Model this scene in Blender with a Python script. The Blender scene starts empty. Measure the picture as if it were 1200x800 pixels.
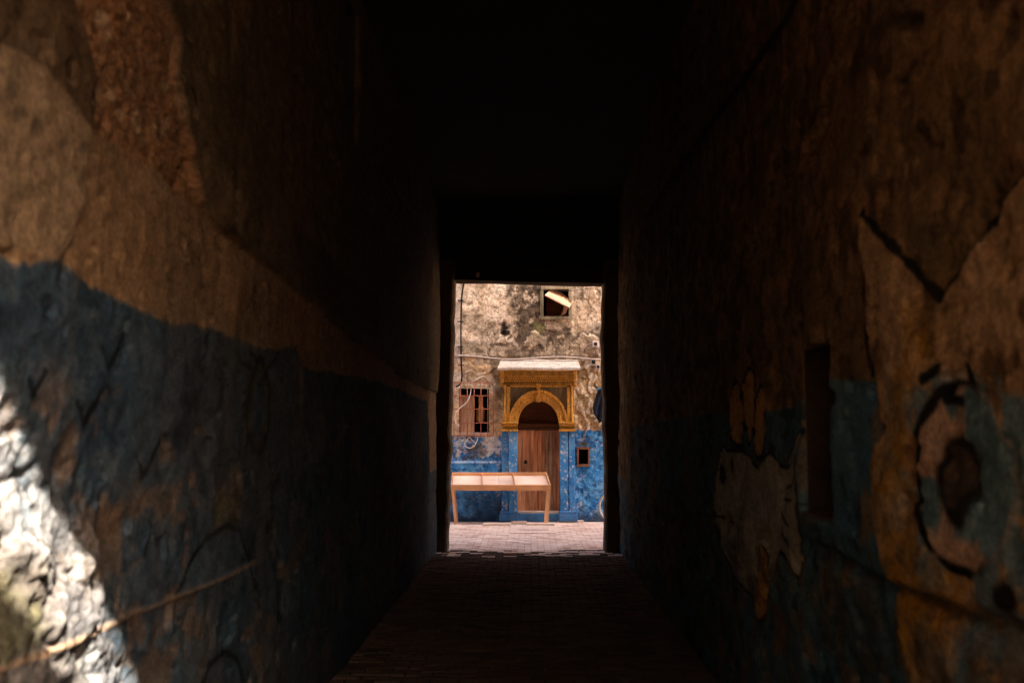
import bpy, bmesh, math, random
import numpy as np
from mathutils import Vector, Matrix, noise as mnoise

random.seed(7)
sc = bpy.context.scene
COL = sc.collection
R = math.radians

# ------------------------------------------------------------------ camera
FPX, CX, CY = 35.0 / 36.0 * 1200.0, 600.0, 400.0      # 35 mm lens, in pixels of the 1200 px photograph
EYE = Vector((0.0, 0.0, 1.7))
PITCH = math.atan(110.0 / FPX)
YAW = math.atan(22.0 / FPX)
cam_d = bpy.data.cameras.new('camera')
cam_d.lens = 35.0
cam_d.sensor_width = 36.0
cam_d.clip_start = 0.05
cam_d.clip_end = 2000.0
cam_d.dof.use_dof = True
cam_d.dof.focus_distance = 19.8
cam_d.dof.aperture_fstop = 2.6
cam = bpy.data.objects.new('camera', cam_d)
COL.objects.link(cam)
cam.location = EYE
cam.rotation_euler = (R(90) + PITCH, 0, YAW)
sc.camera = cam

# ------------------------------------------------------------------ sun, sky, exposure
SUN_TO = Vector((-0.48, 1.0, -1.0)).normalized()       # the way the light travels
world = bpy.data.worlds.new('World')
sc.world = world
world.use_nodes = True
wn = world.node_tree
wn.nodes.clear()
w_out = wn.nodes.new('ShaderNodeOutputWorld')
w_bg = wn.nodes.new('ShaderNodeBackground')
w_sky = wn.nodes.new('ShaderNodeTexSky')
w_sky.sky_type = 'NISHITA'
w_sky.sun_disc = False
w_sky.sun_elevation = math.asin(-SUN_TO.z)
w_sky.sun_rotation = math.atan2(-SUN_TO.x, -SUN_TO.y)
w_sky.air_density = 0.6
w_sky.dust_density = 9.0
w_sky.ozone_density = 0.0
w_bg.inputs['Strength'].default_value = 0.10
wn.links.new(w_sky.outputs[0], w_bg.inputs['Color'])
wn.links.new(w_bg.outputs[0], w_out.inputs['Surface'])
sun_d = bpy.data.lights.new('sun', 'SUN')
sun_d.energy = 3.2
sun_d.angle = R(0.5)
sun_d.color = (1.0, 0.93, 0.82)
sun = bpy.data.objects.new('sun', sun_d)
COL.objects.link(sun)
sun.rotation_euler = SUN_TO.to_track_quat('-Z', 'Y').to_euler()
sun.location = (6, -10, 14)
vs = sc.view_settings
vs.view_transform = 'Standard'
vs.look = 'None'
vs.gamma = 1.0
vs.use_curve_mapping = False
vs.exposure = 4.4
sc.cycles.max_bounces = 6
sc.cycles.diffuse_bounces = 4
sc.cycles.use_denoising = True

# ------------------------------------------------------------------ helpers: places
XL, XR = -1.40, 1.30          # passage walls
Y0, Y1 = -0.72, 15.30         # passage under the house; a slit of sky opens just behind it
HC = 5.2                      # passage ceiling
YF = 20.0                     # house facade across the alley
HB = 11.5                     # roof of the house over the passage
GAPW = 0.66                   # width of the slit of sky behind the house
HF = 7.5                      # top of the facade across the alley

_m = cam.rotation_euler.to_matrix()
def ray(px, py):
    return _m @ Vector(((px - CX) / FPX, (CY - py) / FPX, -1.0))
def fp(px, py, Y=YF):         # a point of the photograph on an upright plane y = Y, as (x, z)
    d = ray(px, py); t = (Y - EYE.y) / d.y
    return EYE.x + d.x * t, EYE.z + d.z * t
def wp(px, py, X):            # the same on a passage wall x = X, as (y, z)
    d = ray(px, py); t = (X - EYE.x) / d.x
    return EYE.y + d.y * t, EYE.z + d.z * t
LP = lambda pts: [wp(a, b, XL) for a, b in pts]
RP = lambda pts: [wp(a, b, XR) for a, b in pts]
FP = lambda pts: [fp(a, b) for a, b in pts]
def ell(cx, cy, rx, ry, n=20, rot=0.0):
    c, s = math.cos(rot), math.sin(rot)
    o = []
    for k in range(n):
        a = 2 * math.pi * k / n
        x, y = rx * math.cos(a), ry * math.sin(a)
        o.append((cx + c * x - s * y, cy + s * x + c * y))
    return o

# ------------------------------------------------------------------ helpers: numpy noise and masks
_T = np.random.RandomState(3).rand(8, 256, 256).astype(np.float32)
def vnoise(x, y, seed=0):
    xi = np.floor(x).astype(np.int64); yi = np.floor(y).astype(np.int64)
    fx = x - xi; fy = y - yi
    fx = fx * fx * (3 - 2 * fx); fy = fy * fy * (3 - 2 * fy)
    t = _T[seed % 8]
    o = (seed // 8) * 37 + seed * 11
    a = t[(xi + o) & 255, yi & 255]; b = t[(xi + 1 + o) & 255, yi & 255]
    c = t[(xi + o) & 255, (yi + 1) & 255]; d = t[(xi + 1 + o) & 255, (yi + 1) & 255]
    return (a * (1 - fx) + b * fx) * (1 - fy) + (c * (1 - fx) + d * fx) * fy
def fbm(x, y, f, octv=4, seed=0, gain=0.5):
    s = 0; a = 1.0; n = 0.0
    for k in range(octv):
        s = s + a * (vnoise(x * f + 5.3 * k, y * f + 9.1 * k, seed + k) * 2 - 1)
        n += a; a *= gain; f *= 2.03
    return s / n
def worley(x, y, f, seed=0):
    x = x * f; y = y * f
    xi = np.floor(x).astype(np.int64); yi = np.floor(y).astype(np.int64)
    f1 = np.full(x.shape, 9.0); f2 = np.full(x.shape, 9.0); cid = np.zeros(x.shape)
    for dx in (-1, 0, 1):
        for dy in (-1, 0, 1):
            a, b = (xi + dx + seed * 17) & 255, (yi + dy) & 255
            qx = xi + dx + _T[1][a, b]; qy = yi + dy + _T[2][a, b]
            d = np.hypot(x - qx, y - qy)
            c = d < f1
            f2 = np.where(c, f1, np.minimum(f2, d)); cid = np.where(c, _T[4][a, b], cid); f1 = np.where(c, d, f1)
    return f1, f2, cid
def sstep(a, b, x):
    t = np.clip((x - a) / (b - a), 0, 1)
    return t * t * (3 - 2 * t)
def seg_d(U, V, a, b):
    ax, ay = a; bx, by = b
    dx, dy = bx - ax, by - ay
    l = dx * dx + dy * dy + 1e-12
    t = np.clip(((U - ax) * dx + (V - ay) * dy) / l, 0, 1)
    return np.hypot(U - ax - t * dx, V - ay - t * dy)
def poly_sd(U, V, pts):
    """signed distance in metres, positive inside"""
    d = np.full(U.shape, 1e9); ins = np.zeros(U.shape, bool)
    n = len(pts)
    for i in range(n):
        a, b = pts[i], pts[(i + 1) % n]
        d = np.minimum(d, seg_d(U, V, a, b))
        c = ((a[1] > V) != (b[1] > V))
        with np.errstate(divide='ignore', invalid='ignore'):
            xx = (b[0] - a[0]) * (V - a[1]) / ((b[1] - a[1]) + 1e-12) + a[0]
        ins ^= c & (U < xx)
    return np.where(ins, d, -d)
def line_d(U, V, pts):
    d = np.full(U.shape, 1e9)
    for a, b in zip(pts[:-1], pts[1:]):
        d = np.minimum(d, seg_d(U, V, a, b))
    return d
def lay(C, m, col):
    m = np.clip(m, 0, 1)[..., None]
    return C * (1 - m) + np.asarray(col, dtype=np.float64) * m

# ------------------------------------------------------------------ helpers: objects
def tag(o, label=None, cat=None, group=None, kind=None):
    if label: o['label'] = label
    if cat: o['category'] = cat
    if group: o['group'] = group
    if kind: o['kind'] = kind
    return o
def link(name, me, mat=None, parent=None):
    o = bpy.data.objects.new(name, me)
    COL.objects.link(o)
    if mat is not None and me is not None:
        if isinstance(mat, (list, tuple)):
            for q in mat: me.materials.append(q)
        else:
            me.materials.append(mat)
    if parent is not None:
        o.parent = parent
        o.matrix_parent_inverse = Matrix.Translation(-parent.location)
    return o
def thing(name, label, cat, loc=(0, 0, 0), group=None):
    o = link(name, None)
    o.location = loc
    return tag(o, label, cat, group)
def raw_mesh(name, verts, faces, smooth=False):
    me = bpy.data.meshes.new(name)
    me.from_pydata([tuple(v) for v in verts], [], faces)
    if smooth: me.polygons.foreach_set('use_smooth', [True] * len(me.polygons))
    me.update()
    return me
def from_bm(name, bm, smooth=False):
    bmesh.ops.recalc_face_normals(bm, faces=bm.faces)
    me = bpy.data.meshes.new(name)
    bm.to_mesh(me); bm.free()
    if smooth: me.polygons.foreach_set('use_smooth', [True] * len(me.polygons))
    me.update()
    return me
def hexa(name, P, mat, parent=None, bevel=0.0, rough=0.0, cuts=0):
    """a solid from 8 corners: bottom four (counter-clockwise), then top four"""
    bm = bmesh.new()
    v = [bm.verts.new(p) for p in P]
    for f in ((3, 2, 1, 0), (4, 5, 6, 7), (0, 1, 5, 4), (1, 2, 6, 5), (2, 3, 7, 6), (3, 0, 4, 7)):
        bm.faces.new([v[i] for i in f])
    if bevel > 0:
        bmesh.ops.bevel(bm, geom=bm.edges[:], offset=bevel, segments=2, profile=0.6, affect='EDGES', clamp_overlap=True)
    if cuts:
        bmesh.ops.subdivide_edges(bm, edges=bm.edges[:], cuts=cuts, use_grid_fill=True)
    if rough:
        for q in bm.verts:
            n = mnoise.noise_vector(q.co * 5.0) * 0.6 + mnoise.noise_vector(q.co * 17.0) * 0.4
            q.co += n * rough
    return link(name, from_bm(name, bm), mat, parent)
def box(name, x0, x1, y0, y1, z0, z1, mat, parent=None, **k):
    P = [(x0, y0, z0), (x1, y0, z0), (x1, y1, z0), (x0, y1, z0), (x0, y0, z1), (x1, y0, z1), (x1, y1, z1), (x0, y1, z1)]
    return hexa(name, P, mat, parent, **k)
def pbox(name, px0, py0, px1, py1, Ya, Yb, mat, parent=None, **k):
    x0, z1 = fp(px0, py0, Ya); x1, z0 = fp(px1, py1, Ya)
    return box(name, x0, x1, Ya, Yb, z0, z1, mat, parent, **k)
def beam(name, a, b, w, h, mat, parent=None, up=(0, 0, 1), bevel=0.002):
    a = Vector(a); b = Vector(b); d = (b - a).normalized(); s = d.cross(Vector(up)).normalized(); u = s.cross(d)
    P = []
    for q in (a, b):
        for i, j in ((-1, -1), (1, -1), (1, 1), (-1, 1)):
            P.append(q + s * (w / 2 * i) + u * (h / 2 * j))
    return hexa(name, P, mat, parent, bevel=bevel)
def tube_geo(pts, r, seg=7, smooth=0, closed=False):
    pts = [Vector(p) for p in pts]
    for _ in range(smooth):
        q = [pts[0]]
        for a, b in zip(pts[:-1], pts[1:]):
            q += [a * .75 + b * .25, a * .25 + b * .75]
        q.append(pts[-1]); pts = q
    n = len(pts); vs_, fs = [], []
    prev = None
    for i, p in enumerate(pts):
        if closed: d = (pts[(i + 1) % n] - pts[i - 1]).normalized()
        else: d = (pts[min(i + 1, n - 1)] - pts[max(i - 1, 0)]).normalized()
        if prev is None:
            prev = d.orthogonal().normalized()
        s = (prev - d * prev.dot(d)).normalized(); prev = s; u = d.cross(s)
        rr = r[i] if isinstance(r, (list, tuple)) and i < len(r) else (r if not isinstance(r, (list, tuple)) else r[-1])
        for k in range(seg):
            a = 2 * math.pi * k / seg
            vs_.append(p + s * (math.cos(a) * rr) + u * (math.sin(a) * rr))
    for i in range(n if closed else n - 1):
        j = (i + 1) % n
        for k in range(seg):
            l = (k + 1) % seg
            fs.append((i * seg + k, i * seg + l, j * seg + l, j * seg + k))
    if not closed:
        fs.append(tuple(range(seg))[::-1]); fs.append(tuple((n - 1) * seg + k for k in range(seg)))
    return vs_, fs
def tube(name, pts, r, mat, parent=None, seg=7, smooth=0, closed=False):
    v, f = tube_geo(pts, r, seg, smooth, closed)
    return link(name, raw_mesh(name, v, f, True), mat, parent)
def lathe(name, prof, loc, mat, parent=None, seg=14):
    vs_, fs = [], []
    for r, z in prof:
        for k in range(seg):
            a = 2 * math.pi * k / seg
            vs_.append((loc[0] + r * math.cos(a), loc[1] + r * math.sin(a), loc[2] + z))
    for i in range(len(prof) - 1):
        for k in range(seg):
            l = (k + 1) % seg
            fs.append((i * seg + k, i * seg + l, (i + 1) * seg + l, (i + 1) * seg + k))
    fs.append(tuple(range(seg))[::-1]); fs.append(tuple((len(prof) - 1) * seg + k for k in range(seg)))
    return link(name, raw_mesh(name, vs_, fs, True), mat, parent)
def relief(name, u, v, pos, H, C, holes, mat, parent=None):
    """a dense sheet: u x v grid, H height off the plane, C colour per vertex; holes = (u0,u1,v0,v1)"""
    nu, nv = len(u), len(v)
    U, V = np.meshgrid(u, v, indexing='ij')
    P = pos(U, V, H).reshape(-1, 3).astype(np.float32)
    idx = np.arange(nu * nv).reshape(nu, nv)
    Q = np.stack([idx[:-1, :-1], idx[1:, :-1], idx[1:, 1:], idx[:-1, 1:]], -1)
    keep = np.ones(Q.shape[:2], bool)
    uc = (u[:-1] + u[1:]) / 2; vc = (v[:-1] + v[1:]) / 2
    for a, b, c, d in holes:
        keep &= ~(((uc > a) & (uc < b))[:, None] & ((vc > c) & (vc < d))[None, :])
    Q = Q[keep]
    me = bpy.data.meshes.new(name)
    me.vertices.add(nu * nv); me.vertices.foreach_set('co', P.ravel())
    nf = len(Q)
    me.loops.add(nf * 4); me.loops.foreach_set('vertex_index', Q.ravel().astype(np.int32))
    me.polygons.add(nf); me.polygons.foreach_set('loop_start', np.arange(0, nf * 4, 4, dtype=np.int32))
    me.polygons.foreach_set('use_smooth', np.ones(nf, bool))
    at = me.attributes.new('paint', 'FLOAT_COLOR', 'POINT')
    rgba = np.ones((nu * nv, 4), np.float32); rgba[:, :3] = np.clip(C.reshape(-1, 3), 0.003, 0.9)
    at.data.foreach_set('color', rgba.ravel())
    me.update(calc_edges=True)
    return link(name, me, mat, parent)
def axis(*parts):
    """grid coordinates from (start, stop, step) runs"""
    o = []
    for a, b, s in parts:
        o.append(np.linspace(a, b, max(2, int(round((b - a) / s)) + 1)))
    return np.unique(np.round(np.concatenate(o), 5))

# ------------------------------------------------------------------ materials
class NT:
    def __init__(s, name):
        s.m = bpy.data.materials.new(name); s.m.use_nodes = True
        s.t = s.m.node_tree; s.b = s.t.nodes['Principled BSDF']
        s.b.inputs['Roughness'].default_value = 0.9
        s.b.inputs['Specular IOR Level'].default_value = 0.04
    def n(s, typ, **k):
        q = s.t.nodes.new(typ)
        for a, b in k.items(): setattr(q, a, b)
        return q
    def l(s, a, b): s.t.links.new(a, b)
    def noise(s, vec, scale, detail=4, rough=0.55, dist=0.0):
        q = s.n('ShaderNodeTexNoise'); q.inputs['Scale'].default_value = scale
        q.inputs['Detail'].default_value = detail; q.inputs['Roughness'].default_value = rough
        q.inputs['Distortion'].default_value = dist
        if vec is not None: s.l(vec, q.inputs['Vector'])
        return q.outputs['Fac']
    def ramp(s, fac, stops):
        q = s.n('ShaderNodeValToRGB'); e = q.color_ramp.elements
        while len(e) < len(stops): e.new(0.5)
        for i, (p, c) in enumerate(stops):
            e[i].position = p; e[i].color = (c, c, c, 1) if not isinstance(c, (tuple, list)) else (*c, 1)
        s.l(fac, q.inputs['Fac']); return q.outputs['Color']
    def mix(s, fac, a, b, mode='MIX'):
        q = s.n('ShaderNodeMix', data_type='RGBA', blend_type=mode)
        for sock, v in ((q.inputs[0], fac), (q.inputs[6], a), (q.inputs[7], b)):
            if isinstance(v, (int, float)): sock.default_value = v
            elif isinstance(v, (tuple, list)): sock.default_value = (*v, 1)
            else: s.l(v, sock)
        return q.outputs[2]
    def pos(s, scale=(1, 1, 1), obj=False):
        if obj: src = s.n('ShaderNodeTexCoord').outputs['Object']
        else: src = s.n('ShaderNodeNewGeometry').outputs['Position']
        q = s.n('ShaderNodeMapping'); q.inputs['Scale'].default_value = scale
        s.l(src, q.inputs['Vector']); return q.outputs['Vector']
    def bump(s, h, strength=0.4, dist=0.01):
        q = s.n('ShaderNodeBump'); q.inputs['Strength'].default_value = strength; q.inputs['Distance'].default_value = dist
        s.l(h, q.inputs['Height']); s.l(q.outputs['Normal'], s.b.inputs['Normal'])
    def out(s, col):
        s.l(col, s.b.inputs['Base Color']); return s.m

def m_painted_wall(name, grain=70.0, bump=0.6, dist=0.006):
    t = NT(name); p = t.pos()
    a = t.n('ShaderNodeAttribute', attribute_name='paint').outputs['Color']
    n1 = t.noise(p, grain, 5, 0.65); n2 = t.noise(p, grain * 0.22, 4, 0.6)
    k = t.ramp(n1, [(0.32, 0.56), (0.68, 1.36)]); k2 = t.ramp(n2, [(0.3, 0.68), (0.7, 1.25)])
    c = t.mix(1.0, t.mix(1.0, a, k, 'MULTIPLY'), k2, 'MULTIPLY')
    t.bump(n1, bump, dist)
    return t.out(c)
def m_weather(name, base, alt, under=None, scale=6.0, chips=0.62, stretch=(1, 1, 1), bump=0.5, dist=0.004, rough=0.85):
    """painted or plastered surface: two tones, chips down to what lies under the paint"""
    t = NT(name); p = t.pos(stretch)
    t.b.inputs['Roughness'].default_value = rough
    n1 = t.noise(p, scale, 5, 0.6); n2 = t.noise(p, scale * 5, 4, 0.65); n3 = t.noise(p, scale * 14, 3, 0.6)
    c = t.mix(t.ramp(n1, [(0.35, 0.0), (0.68, 1.0)]), base, alt)
    c = t.mix(1.0, c, t.ramp(n3, [(0.3, 0.7), (0.7, 1.25)]), 'MULTIPLY')
    if under is not None:
        ch = t.ramp(n2, [(chips, 0.0), (chips + 0.03, 1.0)])
        c = t.mix(ch, c, under)
    t.bump(n2, bump, dist)
    return t.out(c)
def m_wood(name, base, dark, axis_='z', scale=3.0, bump=0.4, rough=0.75, contrast=(0.35, 0.7)):
    t = NT(name)
    t.b.inputs['Roughness'].default_value = rough
    st = {'x': (0.06, 1, 1), 'y': (1, 0.06, 1), 'z': (1, 1, 0.06)}[axis_]
    p = t.pos(st); q = t.pos()
    n1 = t.noise(p, scale * 22, 5, 0.65, 0.4); n2 = t.noise(q, scale * 1.5, 3, 0.5)
    rnd = t.n('ShaderNodeObjectInfo').outputs['Random']
    c = t.mix(t.ramp(n1, [(contrast[0], 0.0), (contrast[1], 1.0)]), dark, base)
    c = t.mix(1.0, c, t.ramp(n2, [(0.3, 0.72), (0.7, 1.2)]), 'MULTIPLY')
    c = t.mix(1.0, c, t.ramp(rnd, [(0.0, 0.8), (1.0, 1.12)]), 'MULTIPLY')
    t.bump(n1, bump, 0.003)
    return t.out(c)
def m_flat(name, col, rough=0.6, metallic=0.0, var=0.25, scale=30):
    t = NT(name)
    t.b.inputs['Roughness'].default_value = rough; t.b.inputs['Metallic'].default_value = metallic
    n1 = t.noise(t.pos(), scale, 4, 0.6)
    c = t.mix(1.0, col, t.ramp(n1, [(0.3, 1 - var), (0.7, 1 + var)]), 'MULTIPLY')
    t.bump(n1, 0.25, 0.002)
    return t.out(c)
def m_paver(name, c0, c1, c2, dust):
    t = NT(name); p = t.pos()
    a = t.n('ShaderNodeAttribute', attribute_name='tint').outputs['Fac']
    rnd = t.n('ShaderNodeObjectInfo').outputs['Random']
    ad = t.n('ShaderNodeMath', operation='ADD'); t.l(a, ad.inputs[0]); t.l(rnd, ad.inputs[1])
    fr = t.n('ShaderNodeMath', operation='FRACT'); t.l(ad.outputs[0], fr.inputs[0])
    c = t.ramp(fr.outputs[0], [(0.0, c0), (0.5, c1), (1.0, c2)])
    n1 = t.noise(p, 60, 5, 0.7); n2 = t.noise(p, 1.6, 4, 0.6)
    c = t.mix(1.0, c, t.ramp(n1, [(0.3, 0.75), (0.7, 1.15)]), 'MULTIPLY')
    c = t.mix(t.ramp(n2, [(0.42, 0.0), (0.66, 0.6)]), c, dust)
    t.bump(n1, 0.4, 0.003)
    return t.out(c)

M = dict(
    passage=m_painted_wall('passage_plaster', 55.0, 0.7, 0.008),
    facade=m_painted_wall('facade_plaster', 45.0, 0.7, 0.008),
    outer=m_weather('outer_plaster', (0.52, 0.40, 0.28), (0.42, 0.31, 0.21), (0.3, 0.22, 0.15), 1.3, 0.66),
    outer_dark=m_weather('low_bounce_render', (0.25, 0.17, 0.11), (0.18, 0.12, 0.08), (0.14, 0.09, 0.06), 1.3, 0.66),  # unseen alley side, darkened so it bounces less light onto the facade
    black_plaster=m_weather('ceiling_plaster', (0.028, 0.022, 0.018), (0.018, 0.015, 0.012), None, 2.0),  # near-black tone, even over ceiling, header and window recess
    jamb=m_weather('jamb_stone', (0.10, 0.062, 0.036), (0.055, 0.036, 0.022), (0.14, 0.095, 0.055), 5.0, 0.63, bump=0.9, dist=0.01),
    ochre=m_weather('ochre_paint', (0.62, 0.295, 0.05), (0.38, 0.165, 0.028), (0.14, 0.085, 0.04), 8.0, 0.55, stretch=(1.3, 1, .6), bump=.9, dist=.008),
    ochre_dark=m_weather('ochre_streaked', (0.33, 0.16, 0.03), (0.13, 0.068, 0.018), (0.10, 0.065, 0.03), 6.0, 0.58, stretch=(2.2, 1, 0.35)),  # darker ochre with upright streaks
    spandrel=m_weather('spandrel_panel', (0.13, 0.10, 0.065), (0.21, 0.15, 0.08), (0.30, 0.20, 0.08), 8.0, 0.64, stretch=(2, 1, 0.4)),
    blue=m_weather('blue_paint', (0.028, 0.150, 0.38), (0.11, 0.30, 0.53), (0.46, 0.43, 0.40), 3.8, 0.585, bump=.9, dist=.008),
    blue_worn=m_weather('blue_paint_worn', (0.035, 0.15, 0.37), (0.07, 0.21, 0.42), (0.14, 0.12, 0.10), 8.0, 0.56),
    hood=m_weather('whitewash', (0.56, 0.48, 0.40), (0.38, 0.30, 0.23), (0.20, 0.14, 0.10), 9.0, 0.57, rough=0.8),
    door=m_wood('door_wood', (0.80, 0.38, 0.19), (0.30, 0.115, 0.055), 'z', 1.1, 0.6),
    door_pale=m_wood('door_wood_weathered', (0.66, 0.42, 0.27), (0.28, 0.14, 0.08), 'z', 2.2, 0.6),
    door_dark=m_wood('door_wood_dark', (0.125, 0.052, 0.024), (0.06, 0.026, 0.013), 'x', 2.0, 0.5),
    pine=m_wood('pine', (0.68, 0.35, 0.165), (0.48, 0.21, 0.085), 'x', 1.6, 0.2, 0.6, (0.2, 0.75)),
    pine_leg=m_wood('pine_legs', (0.70, 0.38, 0.19), (0.50, 0.24, 0.10), 'z', 1.6, 0.2, 0.6, (0.2, 0.75)),
    ply=m_wood('tray_board', (0.74, 0.53, 0.41), (0.64, 0.42, 0.31), 'x', 1.2, 0.15, 0.6, (0.2, 0.75)),
    beam=m_wood('old_beam', (0.065, 0.038, 0.022), (0.025, 0.016, 0.01), 'x', 1.4, 0.9, 0.85),
    frame=m_wood('grey_green_wood', (0.33, 0.28, 0.18), (0.17, 0.14, 0.09), 'z', 2.4, 0.5),
    rust=m_flat('rusty_iron', (0.34, 0.12, 0.07), 0.8, 0.0, 0.35),
    black=m_flat('black_rubber', (0.018, 0.016, 0.015), 0.95),
    greycable=m_flat('grey_cable', (0.36, 0.29, 0.24), 0.7, 0.0, 0.35),
    whitecable=m_flat('white_cable', (0.66, 0.61, 0.55), 0.5),
    board=m_weather('bare_board', (0.66, 0.40, 0.27), (0.52, 0.27, 0.15), None, 6.0),
    dark=m_flat('recess_shade', (0.03, 0.021, 0.015), 0.95),  # near-black colour stands in for shade inside niche and window recesses
    brownbox=m_wood('niche_frame_wood', (0.27, 0.13, 0.08), (0.14, 0.065, 0.04), 'x', 2.5),
    cloth=m_flat('navy_cloth', (0.018, 0.022, 0.034), 0.95, 0.0, 0.3),
    cloth_blue=m_flat('blue_collar_cloth', (0.04, 0.16, 0.34), 0.95, 0.0, 0.2),
    metal=m_flat('galvanised_box', (0.58, 0.47, 0.41), 0.8, 0.0, 0.3),
    rim=m_flat('bicycle_rim', (0.62, 0.58, 0.54), 0.35, 0.6, 0.1),
    tyre=m_flat('dusty_tyre', (0.30, 0.25, 0.21), 0.9, 0.0, 0.2),
    drain=m_flat('cast_drain', (0.56, 0.41, 0.33), 0.7, 0.1, 0.3),
    twig=m_flat('dry_twigs', (0.12, 0.09, 0.05), 0.9),
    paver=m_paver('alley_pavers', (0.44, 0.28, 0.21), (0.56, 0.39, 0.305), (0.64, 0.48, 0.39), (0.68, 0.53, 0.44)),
    paver_red_shaded=m_paver('passage_pavers_shaded', (0.035, 0.020, 0.015), (0.055, 0.032, 0.023), (0.08, 0.048, 0.034), (0.07, 0.048, 0.036)),
    slab=m_weather('stone_slab', (0.62, 0.47, 0.38), (0.50, 0.37, 0.29), (0.30, 0.22, 0.17), 5.0, 0.66),
    ground=m_weather('dusty_ground', (0.36, 0.27, 0.21), (0.28, 0.20, 0.15), None, 3.0),
)

# ================================================================== the large structure
# ground reaching the horizon, a little under the pavers
g = link('ground', raw_mesh('ground', [(-900, -900, -0.03), (900, -900, -0.03), (900, 900, -0.03), (-900, 900, -0.03)], [(0, 1, 2, 3)]), M['ground'])
tag(g, kind='structure')

# pavers: running bond, long side across the passage
pave = link('pavement', None); tag(pave, 'worn pinkish brick pavers through the passage and alley', kind='structure')
PW, PD, PH, GAP = 0.20, 0.105, 0.03, 0.008
def paver_mesh(name, w, d):
    b = 0.006
    x, y = (w - GAP) / 2, (d - GAP) / 2
    V = [(-x, -y, -PH), (x, -y, -PH), (x, y, -PH), (-x, y, -PH), (-x, -y, -b), (x, -y, -b), (x, y, -b), (-x, y, -b),
         (-x + b, -y + b, 0), (x - b, -y + b, 0), (x - b, y - b, 0), (-x + b, y - b, 0)]
    F = [(0, 1, 5, 4), (1, 2, 6, 5), (2, 3, 7, 6), (3, 0, 4, 7), (4, 5, 9, 8), (5, 6, 10, 9), (6, 7, 11, 10), (7, 4, 8, 11), (8, 9, 10, 11)]
    return V, F
pv, pf = paver_mesh('paver', PW, PD)
spots = []
YP = Y0 - GAPW
ny = int((YF - YP - 0.05) / PD)
for j in range(ny):
    y = YP + 0.05 + (j + .5) * PD
    x0, x1 = (XL - 0.05, XR + 0.05) if y < Y1 - 0.05 else (-6.0, 6.0)
    off = (j % 2) * PW / 2
    x = math.floor(x0 / PW) * PW + off
    while x < x1:
        if x0 <= x <= x1:
            spots.append((x + random.uniform(-.004, .004), y + random.uniform(-.003, .003), random.uniform(-.006, .004),
                          random.uniform(-.012, .012), random.uniform(-.014, .014), random.uniform(-.02, .02)))
        x += PW
near = sorted([i for i, s in enumerate(spots) if 13.9 < s[1] and abs(s[0]) < 1.55], key=lambda i: spots[i][1])[:300]
near_set = set(near)
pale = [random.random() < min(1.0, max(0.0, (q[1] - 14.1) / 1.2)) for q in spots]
# brick by brick, pale to dark red: passage shade painted into the paving
pms = {}
for key in ('paver', 'paver_red_shaded'):
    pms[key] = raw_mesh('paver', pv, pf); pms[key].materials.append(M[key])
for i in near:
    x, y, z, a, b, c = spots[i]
    o = link('paver', pms['paver' if pale[i] else 'paver_red_shaded'], None, pave)
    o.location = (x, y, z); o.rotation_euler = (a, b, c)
for key in ('paver', 'paver_red_shaded'):
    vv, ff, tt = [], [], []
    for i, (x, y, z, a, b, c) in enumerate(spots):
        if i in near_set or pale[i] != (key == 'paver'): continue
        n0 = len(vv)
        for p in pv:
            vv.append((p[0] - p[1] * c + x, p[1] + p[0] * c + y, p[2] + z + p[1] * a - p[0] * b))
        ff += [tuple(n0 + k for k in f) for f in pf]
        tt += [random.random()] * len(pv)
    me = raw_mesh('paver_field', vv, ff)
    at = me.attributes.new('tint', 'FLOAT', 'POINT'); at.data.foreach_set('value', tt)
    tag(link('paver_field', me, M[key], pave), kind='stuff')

# ------------------------------------------------------------------ left passage wall
def wall_axis_y(X):
    o = [Y0 - GAPW - .05]; y = o[0]
    while y < Y1 - 0.55:
        y += 0.03 if y < 2.2 else min(0.07, max(0.0065, 1.7 * y * y / (abs(X) * FPX)))
        o.append(y)
    return o
NL = [wp(398, 60, XL)[0], wp(416, 60, XL)[0], wp(408, 160, XL)[1], 5.05]     # blocked window high on the left wall
yl = np.unique(np.round(np.array(wall_axis_y(XL) + NL[:2]), 5))
zl = np.unique(np.concatenate([axis((0, 0.6, 0.014), (0.6, 3.3, 0.008), (3.3, HC, 0.016)), NL[2:]]))
U, V = np.meshgrid(yl, zl, indexing='ij')
N = lambda f, o=4, s=0, g=0.5: fbm(U, V, f, o, s, g)
ew = N(9, 4, 5) * 0.035 + N(2.2, 3, 6) * 0.05          # wander of paint and plaster edges
H = N(0.9, 3, 1) * 0.035 + N(5, 4, 2) * 0.014 + N(22, 3, 3) * 0.005 - sstep(.33, .5, N(10, 3, 8)) * .012
C = np.zeros(U.shape + (3,)) + np.array((0.40, 0.255, 0.145))
C = lay(C, sstep(-.1, .5, N(3, 4, 4)) * .7, (0.46, 0.31, 0.19))
C = lay(C, sstep(.1, .6, fbm(U * 3, V * .7, 3, 4, 7)) * .6, (0.27, 0.17, 0.10))
# dark plaster coat past the broken edge, its far end painted shade
dk = poly_sd(U, V, LP([(178, -200), (182, 0), (205, 45), (203, 100), (212, 140), (224, 190), (232, 235), (250, 268), (290, 300), (340, 335), (385, 375), (440, 420), (470, 442), (548, 478), (548, 300), (548, 0), (400, -200)]))
dm = sstep(-.012, .012, dk + ew * .6)
H += dm * 0.032
C = lay(C, dm, (0.17, 0.125, 0.075)); C = lay(C, dm * sstep(0, .6, N(4, 4, 9)), (0.23, 0.16, 0.09))
C = lay(C, dm * sstep(.15, .6, fbm(U * 4, V * .6, 2.5, 4, 10)), (0.11, 0.08, 0.05))
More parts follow.
